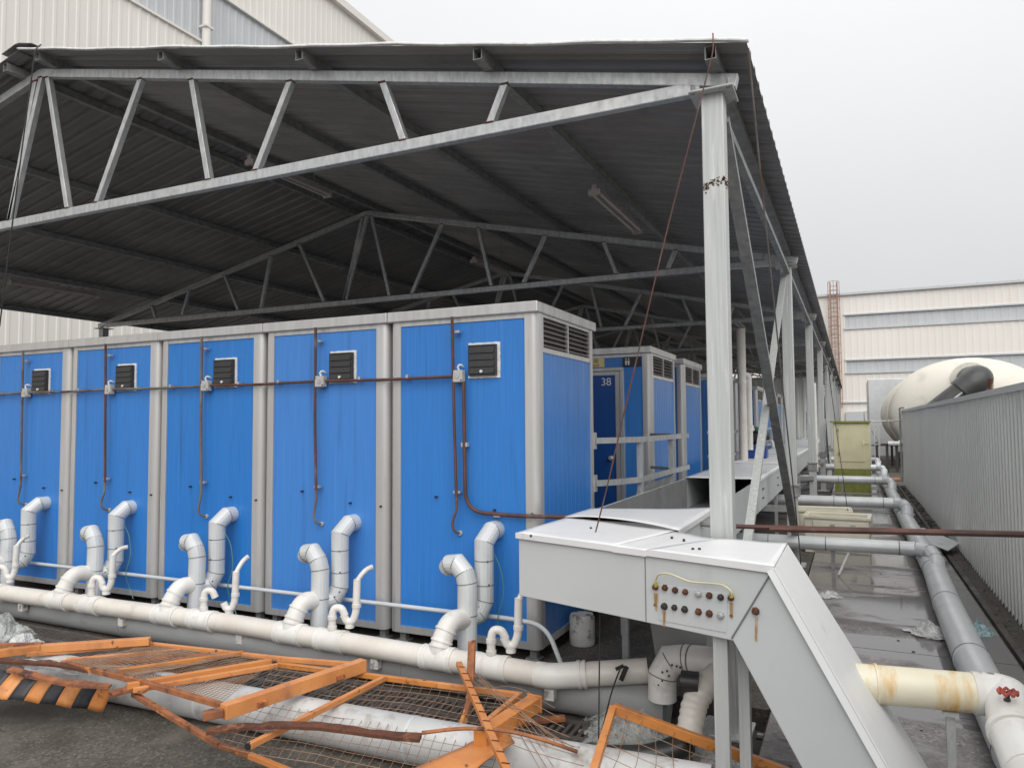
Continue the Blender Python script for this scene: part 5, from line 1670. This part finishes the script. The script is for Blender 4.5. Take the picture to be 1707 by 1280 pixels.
# caged ladder
cl = empty('caged_ladder', (-.85, RY - .4, 0), 'rusty caged ladder climbing the far factory facade', 'ladder')
for x in (-1.08, -.68):
    MB().span(x - .03, x + .03, RY - .26, RY - .2, 0, 11.3).build('stile', M['rust_pale'], parent=cl)
for k in range(36):
    MB().span(-1.06, -.70, RY - .245, RY - .215, .5 + k * .3, .535 + k * .3).build('rung', M['rust_pale'], parent=cl)
for k in range(15):
    z = 2.6 + k * .62
    hp2 = [(-.88 + .36 * math.cos(t), RY - .25 - .62 * math.sin(t), z) for t in [i * math.pi / 10 for i in range(11)]]
    MB().tube(hp2, .020, 4, False).build('cage_hoop', M['rust_pale'] if z < 10.4 else M['galv'], parent=cl)
for i in range(5):
    t = (i + .0) * math.pi / 4
    x, y = -.88 + .36 * math.cos(t), RY - .25 - .62 * math.sin(t)
    MB().span(x - .018, x + .018, y - .018, y + .018, 2.6, 11.3).build('cage_bar', M['rust_pale'], parent=cl)

# ================================================================ TANK BEHIND THE FENCE
tk_ = empty('tank', (3.56, 31, 0), 'huge cream domed storage tank behind the grey fence', 'tank')
tcx, tcz, trx, trz = 3.56, 1.90, 2.40, 1.80


def tring(y, s):
    return [(tcx + trx * s * math.cos(t), y, tcz + trz * s * math.sin(t)) for t in [k * 2 * math.pi / 48 for k in range(48)]]


def loft(rings, name, m, parent):
    m_ = MB()
    n_ = len(rings[0])
    for r_ in rings:
        m_.v += [Vector(q) for q in r_]
    for i in range(len(rings) - 1):
        for k in range(n_):
            m_.f.append([i * n_ + k, i * n_ + (k + 1) % n_, (i + 1) * n_ + (k + 1) % n_, (i + 1) * n_ + k])
    m_.f.append(list(range(n_)))
    return m_.build(name, m, parent=parent, smooth=True)


loft([tring(28.2 - .75 * math.cos(a) + .0, math.sin(a)) for a in [.02] + [i * math.pi / 2 / 10 for i in range(1, 11)]], 'dome_end', M['tank'], tk_)
loft([tring(28.2 + .02, 1.0), tring(36, 1.0)], 'shell', M['tank'], tk_)
for i, y in enumerate((28.35, 29.0, 29.7, 30.5, 31.4, 32.4, 33.5)):
    loft([tring(y, 1.0), tring(y + .03, 1.025), tring(y + .15, 1.025), tring(y + .18, 1.0)], 'hoop', M['tank'], tk_)
def dome_y(x, z):
    q_ = min(.98, math.hypot((x - tcx) / trx, (z - tcz) / trz))
    return 28.2 - .75 * math.sqrt(1 - q_ * q_)
pe0 = at(1618, 632, 'y', 27.5)
pe0 = Vector((pe0.x, dome_y(pe0.x, pe0.z) + .15, pe0.z))
pe1 = at(1634, 630, 'y', 26.55)
pe2 = at(1560, 686, 'y', 26.5)
pe3 = pe1 + (pe2 - pe1) * 1.35
MB().tube(fillet([pe0, pe1, pe1.lerp(pe2, .42)], .55, 10), .42, 20).build('black_elbow', M['hdpe'], parent=tk_, smooth=True)
MB().tube([pe1.lerp(pe2, .30), pe3], .35, 20).build('black_pipe', M['hdpe'], parent=tk_, smooth=True)
sn = (pe3 - pe1).normalized().cross(Vector((0, 1, 0))).normalized()
MB().bar(pe1.lerp(pe2, .43) + Vector((0, -.352, 0)), pe3 + Vector((0, -.352, 0)), .05, .01, up=(0, 1, 0)).build('white_stripe', M['white'], parent=tk_)
MB().ring(pe0 + Vector((0, -.1, 0)), (0, 1, 0), .55, .25, 22).build('nozzle', M['tank'], parent=tk_, smooth=True)
for y in (29.5, 32, 35):
    MB().span(1.7, 5.4, y - .2, y + .2, 0, .35).build('saddle', M['concrete'], parent=tk_)
ts = empty('tank_stand', (1.2, 27.6, 0), 'dark steel support stand below the left side of the tank', 'stand')
for x, y in ((.72, 26.8), (1.02, 26.8), (1.3, 26.8), (.8, 30), (1.3, 30)):
    MB().span(x - .04, x + .04, y - .04, y + .04, 0, .88).build('leg', M['rivet'], parent=ts)
MB().span(.2, 1.7, 26.74, 26.86, .84, .92).build('beam', M['rivet'], parent=ts)
MB().span(.2, 1.7, 26.74, 26.84, .12, .18).build('beam', M['rivet'], parent=ts)
MB().bar((.8, 26.8, .92), (.45, 26.8, 1.6), .05, .05).build('stay', M['galv_dark'], parent=ts)
MB().tube([(1.05, 26.6, .93), (1.35, 26.6, .93), (1.55, 26.6, 1.1)], .07, 8).build('drain_stub', M['white'], parent=ts, smooth=True)
rack = empty('pipe_rack', (.35, 27, 0), 'small grey steel rack of thin pipes left of the tank', 'rack')
for k in range(5):
    MB().span(.28 + .12 * k, .30 + .12 * k, 26.0, 26.03, .0, 1.62).build('upright', M['galv'], parent=rack)
for z in (1.58, 1.35, .9):
    MB().span(.26, .82, 26.04, 26.07, z, z + .03).build('crossbar', M['galv'], parent=rack)
gb = empty('plant_box', (1.6, 41, 0), 'pale grey plant housing with round black port left of the tank', 'plant housing')
MB().span(.75, 3.2, 38.5, 42.5, .0, 3.65).build('housing', M['clad'], parent=gb, bevel=.03)
MB().ring((2.05, 38.45, 2.95), (0, 1, 0), .33, .16, 18).build('port', M['hdpe'], parent=gb, smooth=True)
for x in (.1, .75):
    pass
og = MB().box((1.0, 23.0, .04), (.35, .5, .04)).build('red_board', M['orange_rust'])
tag(og, 'small reddish board lying at the far end of the fence', 'board')
